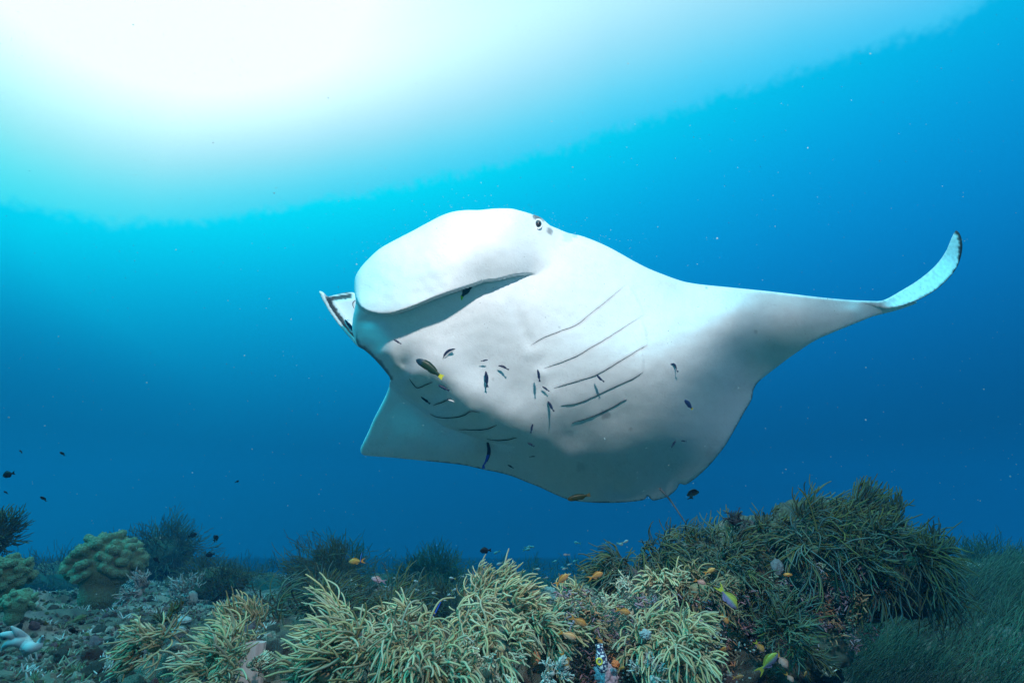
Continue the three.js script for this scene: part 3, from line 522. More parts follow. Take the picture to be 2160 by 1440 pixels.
for (const [px, py, d, label] of [[120, 1205, 8.5, 'far hazy coral mound behind the big lobed leather coral'], [540, 1225, 9, 'far hazy coral mound between the dark low bush and the large dim bush'], [800, 1225, 9.5, 'far hazy coral mound between the two dim bushes'], [1080, 1225, 9, 'far hazy coral mound behind the crest plume'], [1260, 1235, 8, 'far hazy coral mound behind the orange pair on the crest']])
  colony(label, [px, py + 26, d], 900, 0.2, 0.0035, [0.1, 0.2, 0.1], { ...bush, cap: 0.42, sx: 2.2, color: GREEN, fill: 0 });
{ // fine strands combed to the right all over the right-hand slope
  const list = [];
  for (let i = 0; i < 10000; i++) {
    const u = rnd(), d = 1.75 + 2.6 * Math.pow(rnd(), 0.8), px = rr(1800, 2300) - (d > 3 ? 80 : 0);
    const x = (px / 1080 - 1) * TH * 1.5 * d, z = -d * 1.06 - rr(-0.1, 0.1), patch = N3(x * 2.2, 4, z * 2.2);
    if (x < 0.95 + 0.42 * (d - 1.75) + 0.25 * N3(z * 3, 1, 8)) continue;
    const base = new THREE.Vector3(x, floorY(x, z) - 0.01, z), k = rr(0.5, 1.25) * (1 + 0.5 * smoothstep(N3(x * 1.5 + 7, 2, z * 1.5), 0, 0.35)), dir = new THREE.Vector3(rr(-0.4, 0.8), rr(0.3, 1), rr(-0.5, 0.5)).normalize();
    list.push(tint(strand(base, dir, new THREE.Vector3(0.85, 0.25, 0.1), rr(0.09, 0.19), 0.0022, { seg: 8, sides: 4, wig: 0.35 }), () => [0.04 * k, 0.072 * k, 0.044 * k]));
  }
  tag(put('soft_coral_field', mergeGeometries(list), M.vert), 'field of fine green coral strands combed to the right over the lower right slope', 'soft coral', null, 'stuff');
}

// ------------------------------------------------------------ lobed leather corals
function leather(c, R, lobes, seed, label, squash = 0.75) {
  const t = thing('leather_coral', c, label, 'leather coral'), res = 96, r2 = mulberry(seed), ext = R * 1.6;
  const mc = new MarchingCubes(res, M.vert, false, false, 400000), caps = [];
  for (let i = 0; i < lobes; i++) {
    const y = 1 - (i + 0.5) / lobes * 1.5, a = i * 2.39996 + r2() * 0.5, s = Math.sqrt(Math.max(0, 1 - y * y));
    const dir = new THREE.Vector3(s * Math.cos(a), y * squash, s * Math.sin(a)), L = 0.86 + 0.2 * r2();
    const side = new THREE.Vector3(-Math.sin(a), (r2() - 0.5) * 1.2, Math.cos(a)).multiplyScalar(R * (0.06 + 0.13 * r2()));
    const e = dir.clone().multiplyScalar(R * L), b = dir.clone().multiplyScalar(R * 0.45);
    caps.push([b, e.clone().add(side), R * 0.085 + R * 0.03 * r2()], [b, e.clone().sub(side), R * 0.085 + R * 0.03 * r2()], [e.clone().add(side), e.clone().sub(side), R * 0.10]);
  }
  caps.push([new THREE.Vector3(0, -R * 0.9, 0), new THREE.Vector3(0, 0, 0), R * 0.5], [new THREE.Vector3(-R * 0.1, -R * 0.05, 0), new THREE.Vector3(R * 0.1, -R * 0.05, 0), R * 0.74]);
  const p = new THREE.Vector3(), ab = new THREE.Vector3(), ap = new THREE.Vector3();
  for (let k = 0; k < res; k++) for (let j = 0; j < res; j++) for (let i = 0; i < res; i++) {
    p.set((i / (res / 2) - 1) * ext, (j / (res / 2) - 1) * ext, (k / (res / 2) - 1) * ext);
    let sum = 0; const K = 42 / R;
    for (const [a, b, r] of caps) { ab.subVectors(b, a); ap.subVectors(p, a); const t2 = clamp(ap.dot(ab) / ab.lengthSq(), 0, 1), d = ap.addScaledVector(ab, -t2).length() - r; if (d < R * 0.25) sum += Math.exp(-K * d); }
    mc.field[k * res * res + j * res + i] = sum > 0 ? Math.log(sum) / K * -1 * -1 : -R;
  }
  mc.isolation = 0; mc.update();
  const n = mc.count, pos = mc.positionArray.slice(0, n * 3), map = new Map(), P = [], idx = [], col = [];
  for (let i = 0; i < n; i++) { const x = pos[i * 3] * ext, y = pos[i * 3 + 1] * ext, z = pos[i * 3 + 2] * ext, key = Math.round(x * 4e4) + ',' + Math.round(y * 4e4) + ',' + Math.round(z * 4e4); if (!map.has(key)) { map.set(key, P.length / 3); const f = 1 + 0.03 * N3(x * 120, y * 120, z * 120); P.push(x * f, y * f, z * f); const q = 1 + 0.5 * N3(x * 260, y * 260, z * 260); col.push(0.10 * q, 0.17 * q, 0.11 * q); } idx.push(map.get(key)); }
  put('body', geo(P, idx, col), M.vert, t);
  const many = Math.min(9000, Math.floor(P.length / 3 * 0.7)), fuzz = new THREE.InstancedMesh(new THREE.IcosahedronGeometry(1, 1), plain(0.10, 0.22, 0.15, 0.9), many), q = new THREE.Matrix4();
  for (let i = 0; i < many; i++) { const k = Math.floor(r2() * P.length / 3) * 3, w = 0.0016 + 0.0016 * r2(), j = 1 + 0.012 * r2(); fuzz.setMatrixAt(i, q.makeScale(w, w * 1.3, w).setPosition(P[k] * j, P[k + 1] * j, P[k + 2] * j)); }
  fuzz.name = 'polyps'; fuzz.castShadow = fuzz.receiveShadow = true; fuzz.userData.kind = 'stuff'; t.add(fuzz); return t;
}
leather(at(224, 1186, 3.6), 0.215, 46, 5, 'big green leather coral dome of folded lobes on the left reef', 0.8);
leather(at(2, 1215, 2.7), 0.125, 30, 8, 'green lobed leather coral cut by the left edge of the view');
leather(at(38, 1268, 2.4), 0.065, 16, 15, 'small leather coral with upright flaps below the one at the left edge');

// ------------------------------------------------------------ rubble and small growth on the left
function bits(name, label, category, count, gen, geom, m) {
  const o = new THREE.InstancedMesh(geom, m, count), q = new THREE.Object3D(), c = new THREE.Color();
  for (let i = 0; i < count; i++) { const [p, s, col] = gen(i); q.position.copy(p); q.rotation.set(rnd() * 6, rnd() * 6, rnd() * 6); q.scale.set(s * rr(0.6, 1.4), s * rr(0.5, 1.2), s * rr(0.6, 1.4)); q.updateMatrix(); o.setMatrixAt(i, q.matrix); o.setColorAt(i, c.setRGB(...col)); }
  o.name = name; o.castShadow = o.receiveShadow = true; scene.add(o); tag(o, label, category, null, 'stuff'); return o;
}
const chip = (() => { const g = new THREE.IcosahedronGeometry(1, 2), p = g.attributes.position; for (let i = 0; i < p.count; i++) { const x = p.getX(i), y = p.getY(i), z = p.getZ(i), n = 1 + 0.5 * N3(x * 1.7 + 3, y * 1.7, z * 1.7) + 0.25 * N3(x * 5, y * 5, z * 5); p.setXYZ(i, x * n, y * n * 0.8, z * n); } g.computeVertexNormals(); return g; })();
const speckle = new THREE.MeshStandardMaterial({ name: 'rubble', color: 0xffffff, roughness: 0.9, bumpMap: rep(grainTex, 2), bumpScale: 0.01 });
const palette = [[0.2, 0.24, 0.2], [0.34, 0.38, 0.32], [0.06, 0.08, 0.07], [0.40, 0.42, 0.36], [0.55, 0.57, 0.52], [0.20, 0.24, 0.10], [0.28, 0.20, 0.24], [0.13, 0.17, 0.13], [0.15, 0.10, 0.08]];
bits('coral_rubble', 'encrusted coral rubble and pebbles covering the left sea floor', 'coral rubble', 16000, () => {
  const d = 1.0 + 6 * Math.pow(rnd(), 2.2), px = rr(-150, 620) + (d > 3 ? rr(0, 500) : 0), x = (px / 1080 - 1) * TH * 1.5 * d, z = -d * 1.05;
  const s = rr(0.003, 0.014) * (rnd() < 0.1 ? 2.4 : 1), k = rr(0.6, 1.3), c = palette[Math.min(8, Math.floor(Math.pow(rnd(), 1.2) * 9))];
  return [new THREE.Vector3(x, floorY(x, z) + s * 0.2, z), s, [c[0] * k, c[1] * k, c[2] * k]];
}, chip, speckle);
{ // tufts of tiny branching growth on the rubble
  const list = [];
  for (let i = 0; i < 420; i++) {
    const d = 1.1 + 4 * Math.pow(rnd(), 1.7), px = rr(-60, 600), x = (px / 1080 - 1) * TH * 1.5 * d, z = -d * 1.05, b = new THREE.Vector3(x, floorY(x, z), z), s = rr(0.012, 0.035), col = rnd() < 0.25 ? [0.4, 0.5, 0.52] : rnd() < 0.5 ? [0.12, 0.2, 0.12] : [0.2, 0.26, 0.2], n = 7 + Math.floor(rnd() * 9);
    for (let k = 0; k < n; k++) list.push(tint(strand(b.clone().add(new THREE.Vector3(rr(-s, s), 0, rr(-s, s))), new THREE.Vector3(rr(-1, 1), rr(0.3, 1.2), rr(-1, 1)).normalize(), new THREE.Vector3(), s * rr(0.6, 1.5), s * 0.11, { seg: 4, sides: 4, wig: 0.6 }), (q) => col));
  }
  tag(put('coral_turf', mergeGeometries(list), M.vert), 'turf of tiny branching growth between the rubble at lower left', 'coral turf', null, 'stuff');
}
{ // encrusting growth on the dark rock below the soft corals
  const list = [];
  const cols = [[0.30, 0.17, 0.22], [0.42, 0.22, 0.12], [0.22, 0.24, 0.18], [0.34, 0.26, 0.32], [0.12, 0.16, 0.12]];
  for (let i = 0; i < 620; i++) {
    const px = rr(1180, 1850), py = lerp(1250, 1450, rnd()) - Math.max(0, px - 1500) * 0.25, d = lerp(1.55, 2.02, clamp((px - 1200) / 500, 0, 1)) + rr(-0.06, 0.1), b = at(px, py, d), s = rr(0.008, 0.022), col = cols[Math.floor(rnd() * 5)], n = 6 + Math.floor(rnd() * 7), hue = rr(0.7, 1.1);
    for (let k = 0; k < n; k++) list.push(tint(strand(b.clone().add(new THREE.Vector3(rr(-s, s), rr(-s, s), rr(-s, s))), view(rr(-1, 1), rr(-0.6, 1), rr(0.2, 1)).normalize(), new THREE.Vector3(), s * rr(0.6, 1.4), s * 0.13, { seg: 3, sides: 4, wig: 0.6 }), (q) => col.map((v) => v * hue)));
  }
  tag(put('encrusting_growth', mergeGeometries(list), M.vert), 'pinkish and brown encrusting growth on the dark cave wall of the reef', 'encrusting growth', null, 'stuff');
}
// white sea squirts on the dark rock: each a small open bottle
{
  const bottle = new THREE.LatheGeometry([[0, 0], [0.7, 0.1], [1, 0.7], [0.9, 1.4], [0.5, 1.9], [0.42, 2.0], [0.34, 1.85]].map(([a, b]) => new THREE.Vector2(a, b)), 10);
  bits('white_sea_squirt', 'tiny white sea squirts dotting the dark rock at the bottom right of centre', 'sea squirts', 90, () => { const c = [[1500, 1345], [1510, 1375], [1460, 1425], [1530, 1425], [1560, 1430], [1330, 1420], [1570, 1360]][Math.floor(rnd() * 7)]; const p = at(c[0] + rr(-26, 26), c[1] + rr(-14, 14), 1.5 + rr(-0.03, 0.06)); return [p, rr(0.0018, 0.0034), [0.72, 0.76, 0.78]]; }, bottle, speckle);
}

// ------------------------------------------------------------ single things on the reef
{ // pale pink trunk that carries the left finger corals
  const c = at(508, 1508, 1.42), t = thing('coral_trunk', c, 'pale pink ribbed trunk standing under the left tan finger corals', 'coral trunk');
  const g = new THREE.CylinderGeometry(0.032, 0.05, 0.2, 40, 20), p = g.attributes.position;
  for (let i = 0; i < p.count; i++) { const a = Math.atan2(p.getZ(i), p.getX(i)), q = 1 + 0.06 * Math.sin(a * 9) + 0.2 * N3(p.getX(i) * 12, p.getY(i) * 12, p.getZ(i) * 12); p.setXYZ(i, p.getX(i) * q, p.getY(i) + 0.07, p.getZ(i) * q); }
  g.computeVertexNormals(); put('stem', g, plain(0.50, 0.42, 0.44), t);
  
  const c2 = at(1478, 1330, 1.6), t2 = thing('coral_trunk', c2, 'pale purple ribbed trunk under the right end of the tan corals', 'coral trunk');
  const g2 = new THREE.CylinderGeometry(0.023, 0.017, 0.075, 36, 12), p2 = g2.attributes.position;
  for (let i = 0; i < p2.count; i++) { const a = Math.atan2(p2.getZ(i), p2.getX(i)), q = 1 + 0.07 * Math.sin(a * 10); p2.setXYZ(i, p2.getX(i) * q, p2.getY(i), p2.getZ(i) * q); }
  g2.computeVertexNormals(); put('stem', g2, plain(0.30, 0.28, 0.37), t2);
}
{
  const c = at(55, 1360, 1.42), g = [], col = () => [0.34, 0.45, 0.50];
  const arms = [[[55, 1359], [48, 1347], [38, 1335], [24, 1322]], [[55, 1359], [38, 1345], [18, 1338], [-8, 1340]], [[55, 1360], [38, 1353], [18, 1356], [3, 1371]], [[57, 1362], [66, 1366], [79, 1363], [84, 1354], [89, 1342]], [[55, 1362], [56, 1372], [52, 1384]]];
  arms.forEach((P, k) => {
    const pts = new THREE.CatmullRomCurve3(P.map(([x, y], i) => at(x, y, 1.42 + 0.012 * Math.sin(i * 1.7 + k)).sub(c))).getPoints(14), a = tube(pts, 0.0108, 10, k), p = a.attributes.position;
    for (let i = 0; i < p.count; i++) { const t = Math.min(1, Math.floor(i / 10) / 14), q = pts[Math.min(14, Math.floor(i / 10))], sc = lerp(1.15, 0.45, t * t); p.setXYZ(i, q.x + (p.getX(i) - q.x) * sc, q.y + (p.getY(i) - q.y) * sc, q.z + (p.getZ(i) - q.z) * sc); }
    a.computeVertexNormals(); g.push(tint(a, col));
  });
  g.push(tint(new THREE.SphereGeometry(0.0145, 16, 12).deleteAttribute('uv'), col));
  const m = put('sea_star', mergeGeometries(g), M.vert); m.position.copy(c); tag(m, 'pale blue sea star draped over the rubble at lower left', 'sea star');
}
function ball(name, c, rx, ry, rz, col, label, category, seed, rough = name === 'sponge' ? 0.45 : 0.16) { const g = smoothBlob(new THREE.Vector3(), rx, ry, rz, seed, rough, 14); tint(g, () => col); const vary = g.attributes.color, p = g.attributes.position; for (let i = 0; i < vary.count; i++) { const k = 1 + 0.35 * N3(p.getX(i) * 90, p.getY(i) * 90, p.getZ(i) * 90); vary.setXYZ(i, col[0] * k, col[1] * k, col[2] * k); } const m = put(name, g, M.vert); m.position.copy(c); return tag(m, label, category); }
ball('stone', at(376, 1334, 1.62), 0.020, 0.017, 0.02, [0.16, 0.24, 0.27], 'smooth grey blue stone right of the leftmost tan coral, middle of three', 'stone', 2);
ball('stone', at(388, 1309, 1.66), 0.021, 0.012, 0.02, [0.17, 0.27, 0.30], 'flat grey blue stone right of the leftmost tan coral, topmost of three', 'stone', 6);
ball('stone', at(372, 1362, 1.6), 0.022, 0.013, 0.02, [0.11, 0.16, 0.16], 'dark flat stone right of the leftmost tan coral, lowest of three', 'stone', 9);
ball('stone', at(1725, 1370, 2.1), 0.12, 0.08, 0.1, [0.06, 0.09, 0.07], 'large dark rounded boulder at the foot of the reef block', 'boulder', 12);
ball('stone', at(1830, 1285, 2.7), 0.10, 0.06, 0.1, [0.07, 0.11, 0.09], 'dark rounded boulder on the sand right of the reef block', 'boulder', 14);
ball('stone', at(1455, 1400, 1.75), 0.07, 0.05, 0.06, [0.05, 0.06, 0.06], 'dark lump of rock under the hanging coral pair', 'boulder', 17, 0.3);
ball('sponge', at(1157, 1250, 1.66), 0.022, 0.018, 0.01, [0.10, 0.22, 0.23], 'pale blue green cup sponge on the crest between tan corals', 'sponge', 21);
ball('sponge', at(1240, 1325, 1.62), 0.02, 0.013, 0.012, [0.10, 0.28, 0.30], 'small teal sponge above the dark hollow', 'sponge', 23);
ball('sponge', at(1362, 1338, 1.46), 0.014, 0.012, 0.012, [0.24, 0.3, 0.33], 'small whitish sponge among the hanging coral arms', 'sponge', 25);
ball('sponge', at(1640, 1195, 1.98), 0.022, 0.026, 0.012, [0.1, 0.115, 0.135], 'pale grey sponge beside the hanging hair coral', 'sponge', 28, 0.25);
ball('sponge', at(1662, 1212, 1.97), 0.016, 0.006, 0.01, [0.62, 0.25, 0.06], 'small orange sponge under the pale grey sponge', 'sponge', 31, 0.3);
ball('sponge', at(1298, 1400, 1.46), 0.011, 0.009, 0.008, [0.66, 0.16, 0.05], 'bright orange red sponge right of the patterned sea squirt', 'sponge', 33, 0.3);
ball('sponge', at(1130, 1388, 1.42), 0.012, 0.016, 0.01, [0.50, 0.20, 0.09], 'rusty orange sponge at the left end of the dark hollow', 'sponge', 35, 0.3);
ball('sponge', at(1280, 1425, 1.48), 0.03, 0.03, 0.02, [0.40, 0.30, 0.38], 'mauve encrusting sponge below the patterned sea squirt', 'sponge', 37, 0.35);
colony('white twiggy hard coral at the bottom edge below the dark hollow', [1165, 1420, 1.34], 40, 0.045, 0.003, [0.4, 0.3, 0.2], { single: true, cap: 0.025, color: [0.45, 0.47, 0.46], twigs: 0.9 });
colony('white twiggy hard coral at the bottom edge under the hanging coral pair', [1375, 1432, 1.42], 46, 0.04, 0.0028, [0, 0.3, 0.2], { single: true, cap: 0.035, color: [0.38, 0.42, 0.42], twigs: 0.9 });
colony('pale forked coral sprig at the bottom edge right of the yellow tailed fish', [1752, 1425, 1.9], 12, 0.06, 0.0036, [0.3, 0.6, 0.1], { single: true, cap: 0.012, color: [0.66, 0.74, 0.68], twigs: 0.5 });
colony('bluish white cluster coral left of the tan plume', [290, 1250, 2.2], 60, 0.05, 0.0036, [0, 0.4, 0.2], { cap: 0.05, color: [0.2, 0.27, 0.29], twigs: 0.6 });
colony('bluish cluster coral on the slope behind the leftmost tan coral', [400, 1262, 2.3], 90, 0.05, 0.0036, [0, 0.4, 0.2], { cap: 0.08, color: [0.14, 0.24, 0.26], twigs: 0.6 });
{ // patterned sea squirt
  const c = at(1269, 1392, 1.44), t = thing('sea_squirt', c, 'dark blue sea squirt with white markings and yellow mouth', 'sea squirt');
  const prof = [[0.004, -0.03], [0.012, -0.024], [0.016, -0.008], [0.015, 0.008], [0.011, 0.02], [0.0095, 0.032], [0.0105, 0.037], [0.008, 0.037], [0.006, 0.028]].map(([a, b]) => new THREE.Vector2(a, b));
  const g = new THREE.LatheGeometry(prof, 36); { const q = new THREE.LatheGeometry(new THREE.SplineCurve(prof).getPoints(50), 48); const col = [], p = q.attributes.position; for (let i = 0; i < p.count; i++) { const n = N3(p.getX(i) * 190, p.getY(i) * 190, p.getZ(i) * 190); col.push(...(n > 0.16 ? [0.75, 0.74, 0.8] : [0.02, 0.025, 0.09])); } q.setAttribute('color', new THREE.Float32BufferAttribute(col, 3)); put('body', q, M.vert, t); }
  put('side_mouth', new THREE.TorusGeometry(0.007, 0.0026, 10, 24).translate(-0.008, 0.0, 0.0145), plain(0.62, 0.45, 0.05), t);
  t.rotation.z = 0.12;
}
{ // black feather star: arms curled around a cup
  const c = at(1552, 1098, 2.05), t = thing('feather_star', c, 'black feather star perched on the reef skyline', 'feather star'), m = plain(0.008, 0.009, 0.014);
  put('cup', new THREE.SphereGeometry(0.02, 16, 12), m, t);
  for (let i = 0; i < 22; i++) {
    const a = i / 22 * 6.283, dir = view(Math.cos(a) * 0.8, 0.5 + 0.6 * Math.sin(a * 3), Math.sin(a) * 0.8).normalize(), g = strand(new THREE.Vector3(), dir, view(0, 0.4, 0), rr(0.035, 0.065), 0.002, { seg: 9, sides: 5, curl: 3 }), P = g.attributes.position, all = [g];
    for (let k = 1; k < 9; k++) for (const s of [-1, 1]) { const b = new THREE.Vector3().fromBufferAttribute(P, k * 5); all.push(strand(b, view(s, rr(-0.3, 0.6), rr(-0.5, 0.5)).normalize(), new THREE.Vector3(), 0.011, 0.0006, { seg: 2, sides: 3 })); }
    put('arm', mergeGeometries(all), m, t);
  }
}

// ------------------------------------------------------------ fish
// prof: half height along the body from snout (0) to tail root (1), as a share of length
const SHAPES = {
  anthias: { h: [[0, 0.02], [0.08, 0.085], [0.22, 0.15], [0.42, 0.175], [0.62, 0.135], [0.8, 0.075], [0.92, 0.05], [1, 0.052]], w: 0.5, fork: 0.55, tail: 0.3, dorsal: 0.075 },
  wrasse: { h: [[0, 0.012], [0.06, 0.05], [0.2, 0.085], [0.45, 0.092], [0.7, 0.075], [0.9, 0.05], [1, 0.05]], w: 0.62, fork: 0.08, tail: 0.16, dorsal: 0.035 },
  slender: { h: [[0, 0.01], [0.06, 0.035], [0.2, 0.055], [0.5, 0.058], [0.8, 0.045], [1, 0.032]], w: 0.75, fork: 0.12, tail: 0.12, dorsal: 0.02 },
  moon: { h: [[0, 0.02], [0.05, 0.07], [0.18, 0.115], [0.42, 0.13], [0.68, 0.1], [0.88, 0.06], [1, 0.055]], w: 0.5, fork: 0.12, tail: 0.15, dorsal: 0.03 },
  damsel: { h: [[0, 0.03], [0.08, 0.13], [0.25, 0.23], [0.5, 0.25], [0.75, 0.16], [0.92, 0.07], [1, 0.07]], w: 0.4, fork: 0.35, tail: 0.24, dorsal: 0.07 },
};
function fishParts(kind, L, color, tailC, curve = 0) {
  const S = SHAPES[kind], N = 22, K = 14, pos = [], col = [], idx = [], bodyL = L * (1 - S.tail * 0.8);
  const hc = new THREE.SplineCurve(S.h.map(([a, b]) => new THREE.Vector2(a, b))), hAt = (t) => { for (let i = 0; i < S.h.length - 1; i++) if (t <= S.h[i + 1][0]) { const u = (t - S.h[i][0]) / (S.h[i + 1][0] - S.h[i][0]), s = u * u * (3 - 2 * u); return lerp(S.h[i][1], S.h[i + 1][1], lerp(u, s, 0.5)); } return S.h.at(-1)[1]; };
  const bend = (t) => curve * L * (t - 0.35) * (t - 0.35);
  for (let i = 0; i <= N; i++) { const t = i / N, hh = hAt(t) * L, ww = hh * S.w * (1 - 0.35 * t); for (let k = 0; k < K; k++) { const a = k / K * 6.2832; pos.push((0.5 - t) * bodyL, Math.sin(a) * hh + bend(t), Math.cos(a) * ww); col.push(...color(t, Math.sin(a))); } if (i) for (let k = 0; k < K; k++) { const o = (i - 1) * K, k2 = (k + 1) % K; idx.push(o + k, o + k2, o + K + k, o + k2, o + K + k2, o + K + k); } }
  const s0 = pos.length / 3; pos.push(0.5 * bodyL, 0, 0); col.push(...color(0, 0)); for (let k = 0; k < K; k++) idx.push(s0, (k + 1) % K, k);
  const body = geo(pos, idx, col), th = L * 0.008;
  const fin = (pts, c) => { const sh = new THREE.Shape(pts.map(([x, y]) => new THREE.Vector2(x, y))); const g = new THREE.ExtrudeGeometry(sh, { depth: th, bevelEnabled: false, curveSegments: 4 }).translate(0, 0, -th / 2).deleteAttribute('uv'); return tint(g, () => c); };
  const tx = -0.5 * bodyL, ty = bend(1), h = S.h.at(-1)[1] * L * 0.9, tl = S.tail * L, sp = kind === 'slender' ? 0.06 * L : kind === 'wrasse' || kind === 'moon' ? 0.085 * L : 0.16 * L;
  const tail = fin([[tx + 0.03 * L, ty + h], [tx - tl * 0.55, ty + sp * 0.85], [tx - tl, ty + sp], [tx - tl * (1 - S.fork), ty + sp * 0.35], [tx - tl * (1 - S.fork), ty - sp * 0.35], [tx - tl, ty - sp], [tx - tl * 0.55, ty - sp * 0.85], [tx + 0.03 * L, ty - h]], tailC);
  const top = [], base = [], tb = [], bb = [];
  for (let i = 0; i <= 10; i++) { const t = 0.25 + 0.6 * i / 10; base.unshift([(0.5 - t) * bodyL, hAt(t) * L * 0.9 + bend(t)]); top.push([(0.5 - t) * bodyL - 0.02 * L, hAt(t) * L + bend(t) + S.dorsal * L * Math.pow(Math.sin(Math.PI * (0.12 + 0.8 * i / 10)), 0.6)]); if (t > 0.5) { bb.unshift([(0.5 - t) * bodyL, -hAt(t) * L * 0.9 + bend(t)]); tb.push([(0.5 - t) * bodyL - 0.03 * L, -hAt(t) * L + bend(t) - S.dorsal * L * Math.sin(Math.PI * (t - 0.5) / 0.36)]); } }
  const cF = color(0.5, 0.9);
  return { body, tail, dorsal: fin([...top, ...base], cF), anal: fin([...tb, ...bb].reverse(), color(0.6, -0.9)) };
}
function fish(name, kind, [px, py, d], lenPx, angle, color, tailC, label, category, o = {}) {
  const L = lenPx * mpp(d) / Math.cos(o.yaw ?? 0), t = thing(name, at(px, py, d), label, category, o.group), P = fishParts(kind, L, color, tailC, o.curve ?? 0);
  const a = degToRad(angle), fwd = view(Math.cos(a) * Math.cos(o.yaw ?? 0), Math.sin(a) * Math.cos(o.yaw ?? 0), Math.sin(o.yaw ?? 0)), flip = Math.cos(a) < 0 ? -1 : 1, up0 = view(-Math.sin(a) * flip, Math.cos(a) * flip, 0), side = new THREE.Vector3().crossVectors(fwd, up0).normalize(), up = new THREE.Vector3().crossVectors(side, fwd).normalize();
  t.quaternion.setFromRotationMatrix(new THREE.Matrix4().makeBasis(fwd, up, side));
  put('body', P.body, M.fish, t); put('tail_fin', P.tail, M.fish, t);
  if (!o.tiny) { put('dorsal_fin', P.dorsal, M.fish, t); put('anal_fin', P.anal, M.fish, t); const hh = SHAPES[kind].h[2][1] * L * 0.3, w = SHAPES[kind].h[1][1] * L * SHAPES[kind].w * 0.9; for (const s of [-1, 1]) put('eye', new THREE.SphereGeometry(L * 0.014 + 0.0004, 10, 8).translate(0.5 * L * (1 - SHAPES[kind].tail * 0.8) - L * 0.09, hh * 0.6, s * w), M.eye, t); }
  return t;
}
const orange = (t, v) => (v > 0 ? [0.52, 0.21, 0.055] : [0.55, 0.26, 0.12]), orangeTail = [0.62, 0.26, 0.06];
const pinkish = (t, v) => (v > 0.2 ? [0.55, 0.27, 0.22] : [0.62, 0.34, 0.32]);
const yellowBack = (t, v) => (v > 0.3 ? [0.27, 0.28, 0.05] : v > -0.3 ? [0.16, 0.2, 0.24] : [0.2, 0.15, 0.3]);
const A = (p, len, ang, label, o = {}) => fish('anthias', 'anthias', p, len, ang, o.c ?? orange, o.t ?? orangeTail, label, 'orange fish', { group: 'small reef fish over the soft corals', ...o });
A([1188, 1220, 1.5], 36, 40, 'orange fish rising to the right over the crest, left of a pair');
A([1260, 1213, 1.55], 34, 22, 'orange fish over the crest, right of a pair and level with it');
A([1318, 1290, 1.5], 34, -16, 'orange fish in front of the whitish twiggy coral');
A([1224, 1312, 1.45], 40, -28, 'orange fish heading down right above the dark hollow');
A([1201, 1341, 1.42], 40, -22, 'pale orange fish in the dark hollow, heading down right', { c: (t, v) => (v > 0 ? [0.72, 0.34, 0.16] : [0.74, 0.42, 0.28]) });
A([1266, 1352, 1.5], 20, -42, 'small orange fish diving above the patterned sea squirt');
A([1500, 1203, 1.7], 26, 25, 'small orange fish on the slope, topmost there', { c: (t, v) => [0.55, 0.30, 0.10] });
A([1480, 1228, 1.7], 26, -20, 'dull pinkish fish just below the topmost orange fish', { c: pinkish });
A([1531, 1308, 1.6], 26, -55, 'orange fish diving right of the pale purple trunk');
A([1525, 1373, 1.5], 34, 72, 'slim orange fish standing upright by the white sea squirts', { yaw: 0.4 });
A([1605, 1366, 1.5], 30, -48, 'orange fish diving left of the yellow tailed fish', { t: [0.5, 0.4, 0.05] });
A([1653, 1397, 1.5], 40, -52, 'salmon coloured fish diving right behind the yellow tailed fish', { c: pinkish });
A([1668, 1431, 1.45], 26, -48, 'salmon coloured fish at the bottom edge', { c: pinkish });
A([1560, 1427, 1.45], 24, 10, 'brownish orange fish at the bottom edge among white sea squirts', { c: (t, v) => [0.34, 0.16, 0.07] });
A([1192, 1395, 1.44], 36, -70, 'rusty fish head down at the bottom of the dark hollow', { c: (t, v) => [0.50, 0.24, 0.07] });
A([1131, 1372, 1.44], 18, 40, 'small rusty fish at the left of the dark hollow', { c: (t, v) => [0.55, 0.24, 0.08] });
A([1355, 1405, 1.46], 34, 62, 'brown fish under the tips of the hanging coral', { c: (t, v) => [0.30, 0.20, 0.10] });
A([1313, 1408, 1.48], 16, 10, 'tiny olive orange fish right of the orange red sponge', { c: (t, v) => [0.4, 0.24, 0.07] });
A([1700, 1419, 1.6], 12, 60, 'tiny orange fish near the bottom edge by the dark boulder', { c: (t, v) => [0.45, 0.2, 0.07] });
A([748, 1184, 2.2], 34, 184, 'yellow orange fish above the large dim bush, facing left', { c: (t, v) => (v > 0 ? [0.42, 0.25, 0.06] : [0.45, 0.3, 0.1]) });
fish('anthias', 'anthias', [795, 1222, 2.2], 32, 165, (t, v) => (v > 0.2 ? [0.42, 0.28, 0.30] : [0.58, 0.42, 0.55]), [0.35, 0.25, 0.35], 'pink and violet fish facing left in front of the large dim bush', 'pink fish');
fish('anthias', 'anthias', [1540, 1265, 1.6], 54, -50, yellowBack, [0.4, 0.38, 0.05], 'yellow backed bluish fish diving over the green slope', 'yellow backed fish', { yaw: 0.3 });
fish('anthias', 'anthias', [1625, 1393, 1.42], 58, 46, yellowBack, [0.42, 0.36, 0.05], 'yellow tailed violet bellied fish climbing at lower right', 'yellow tailed fish');
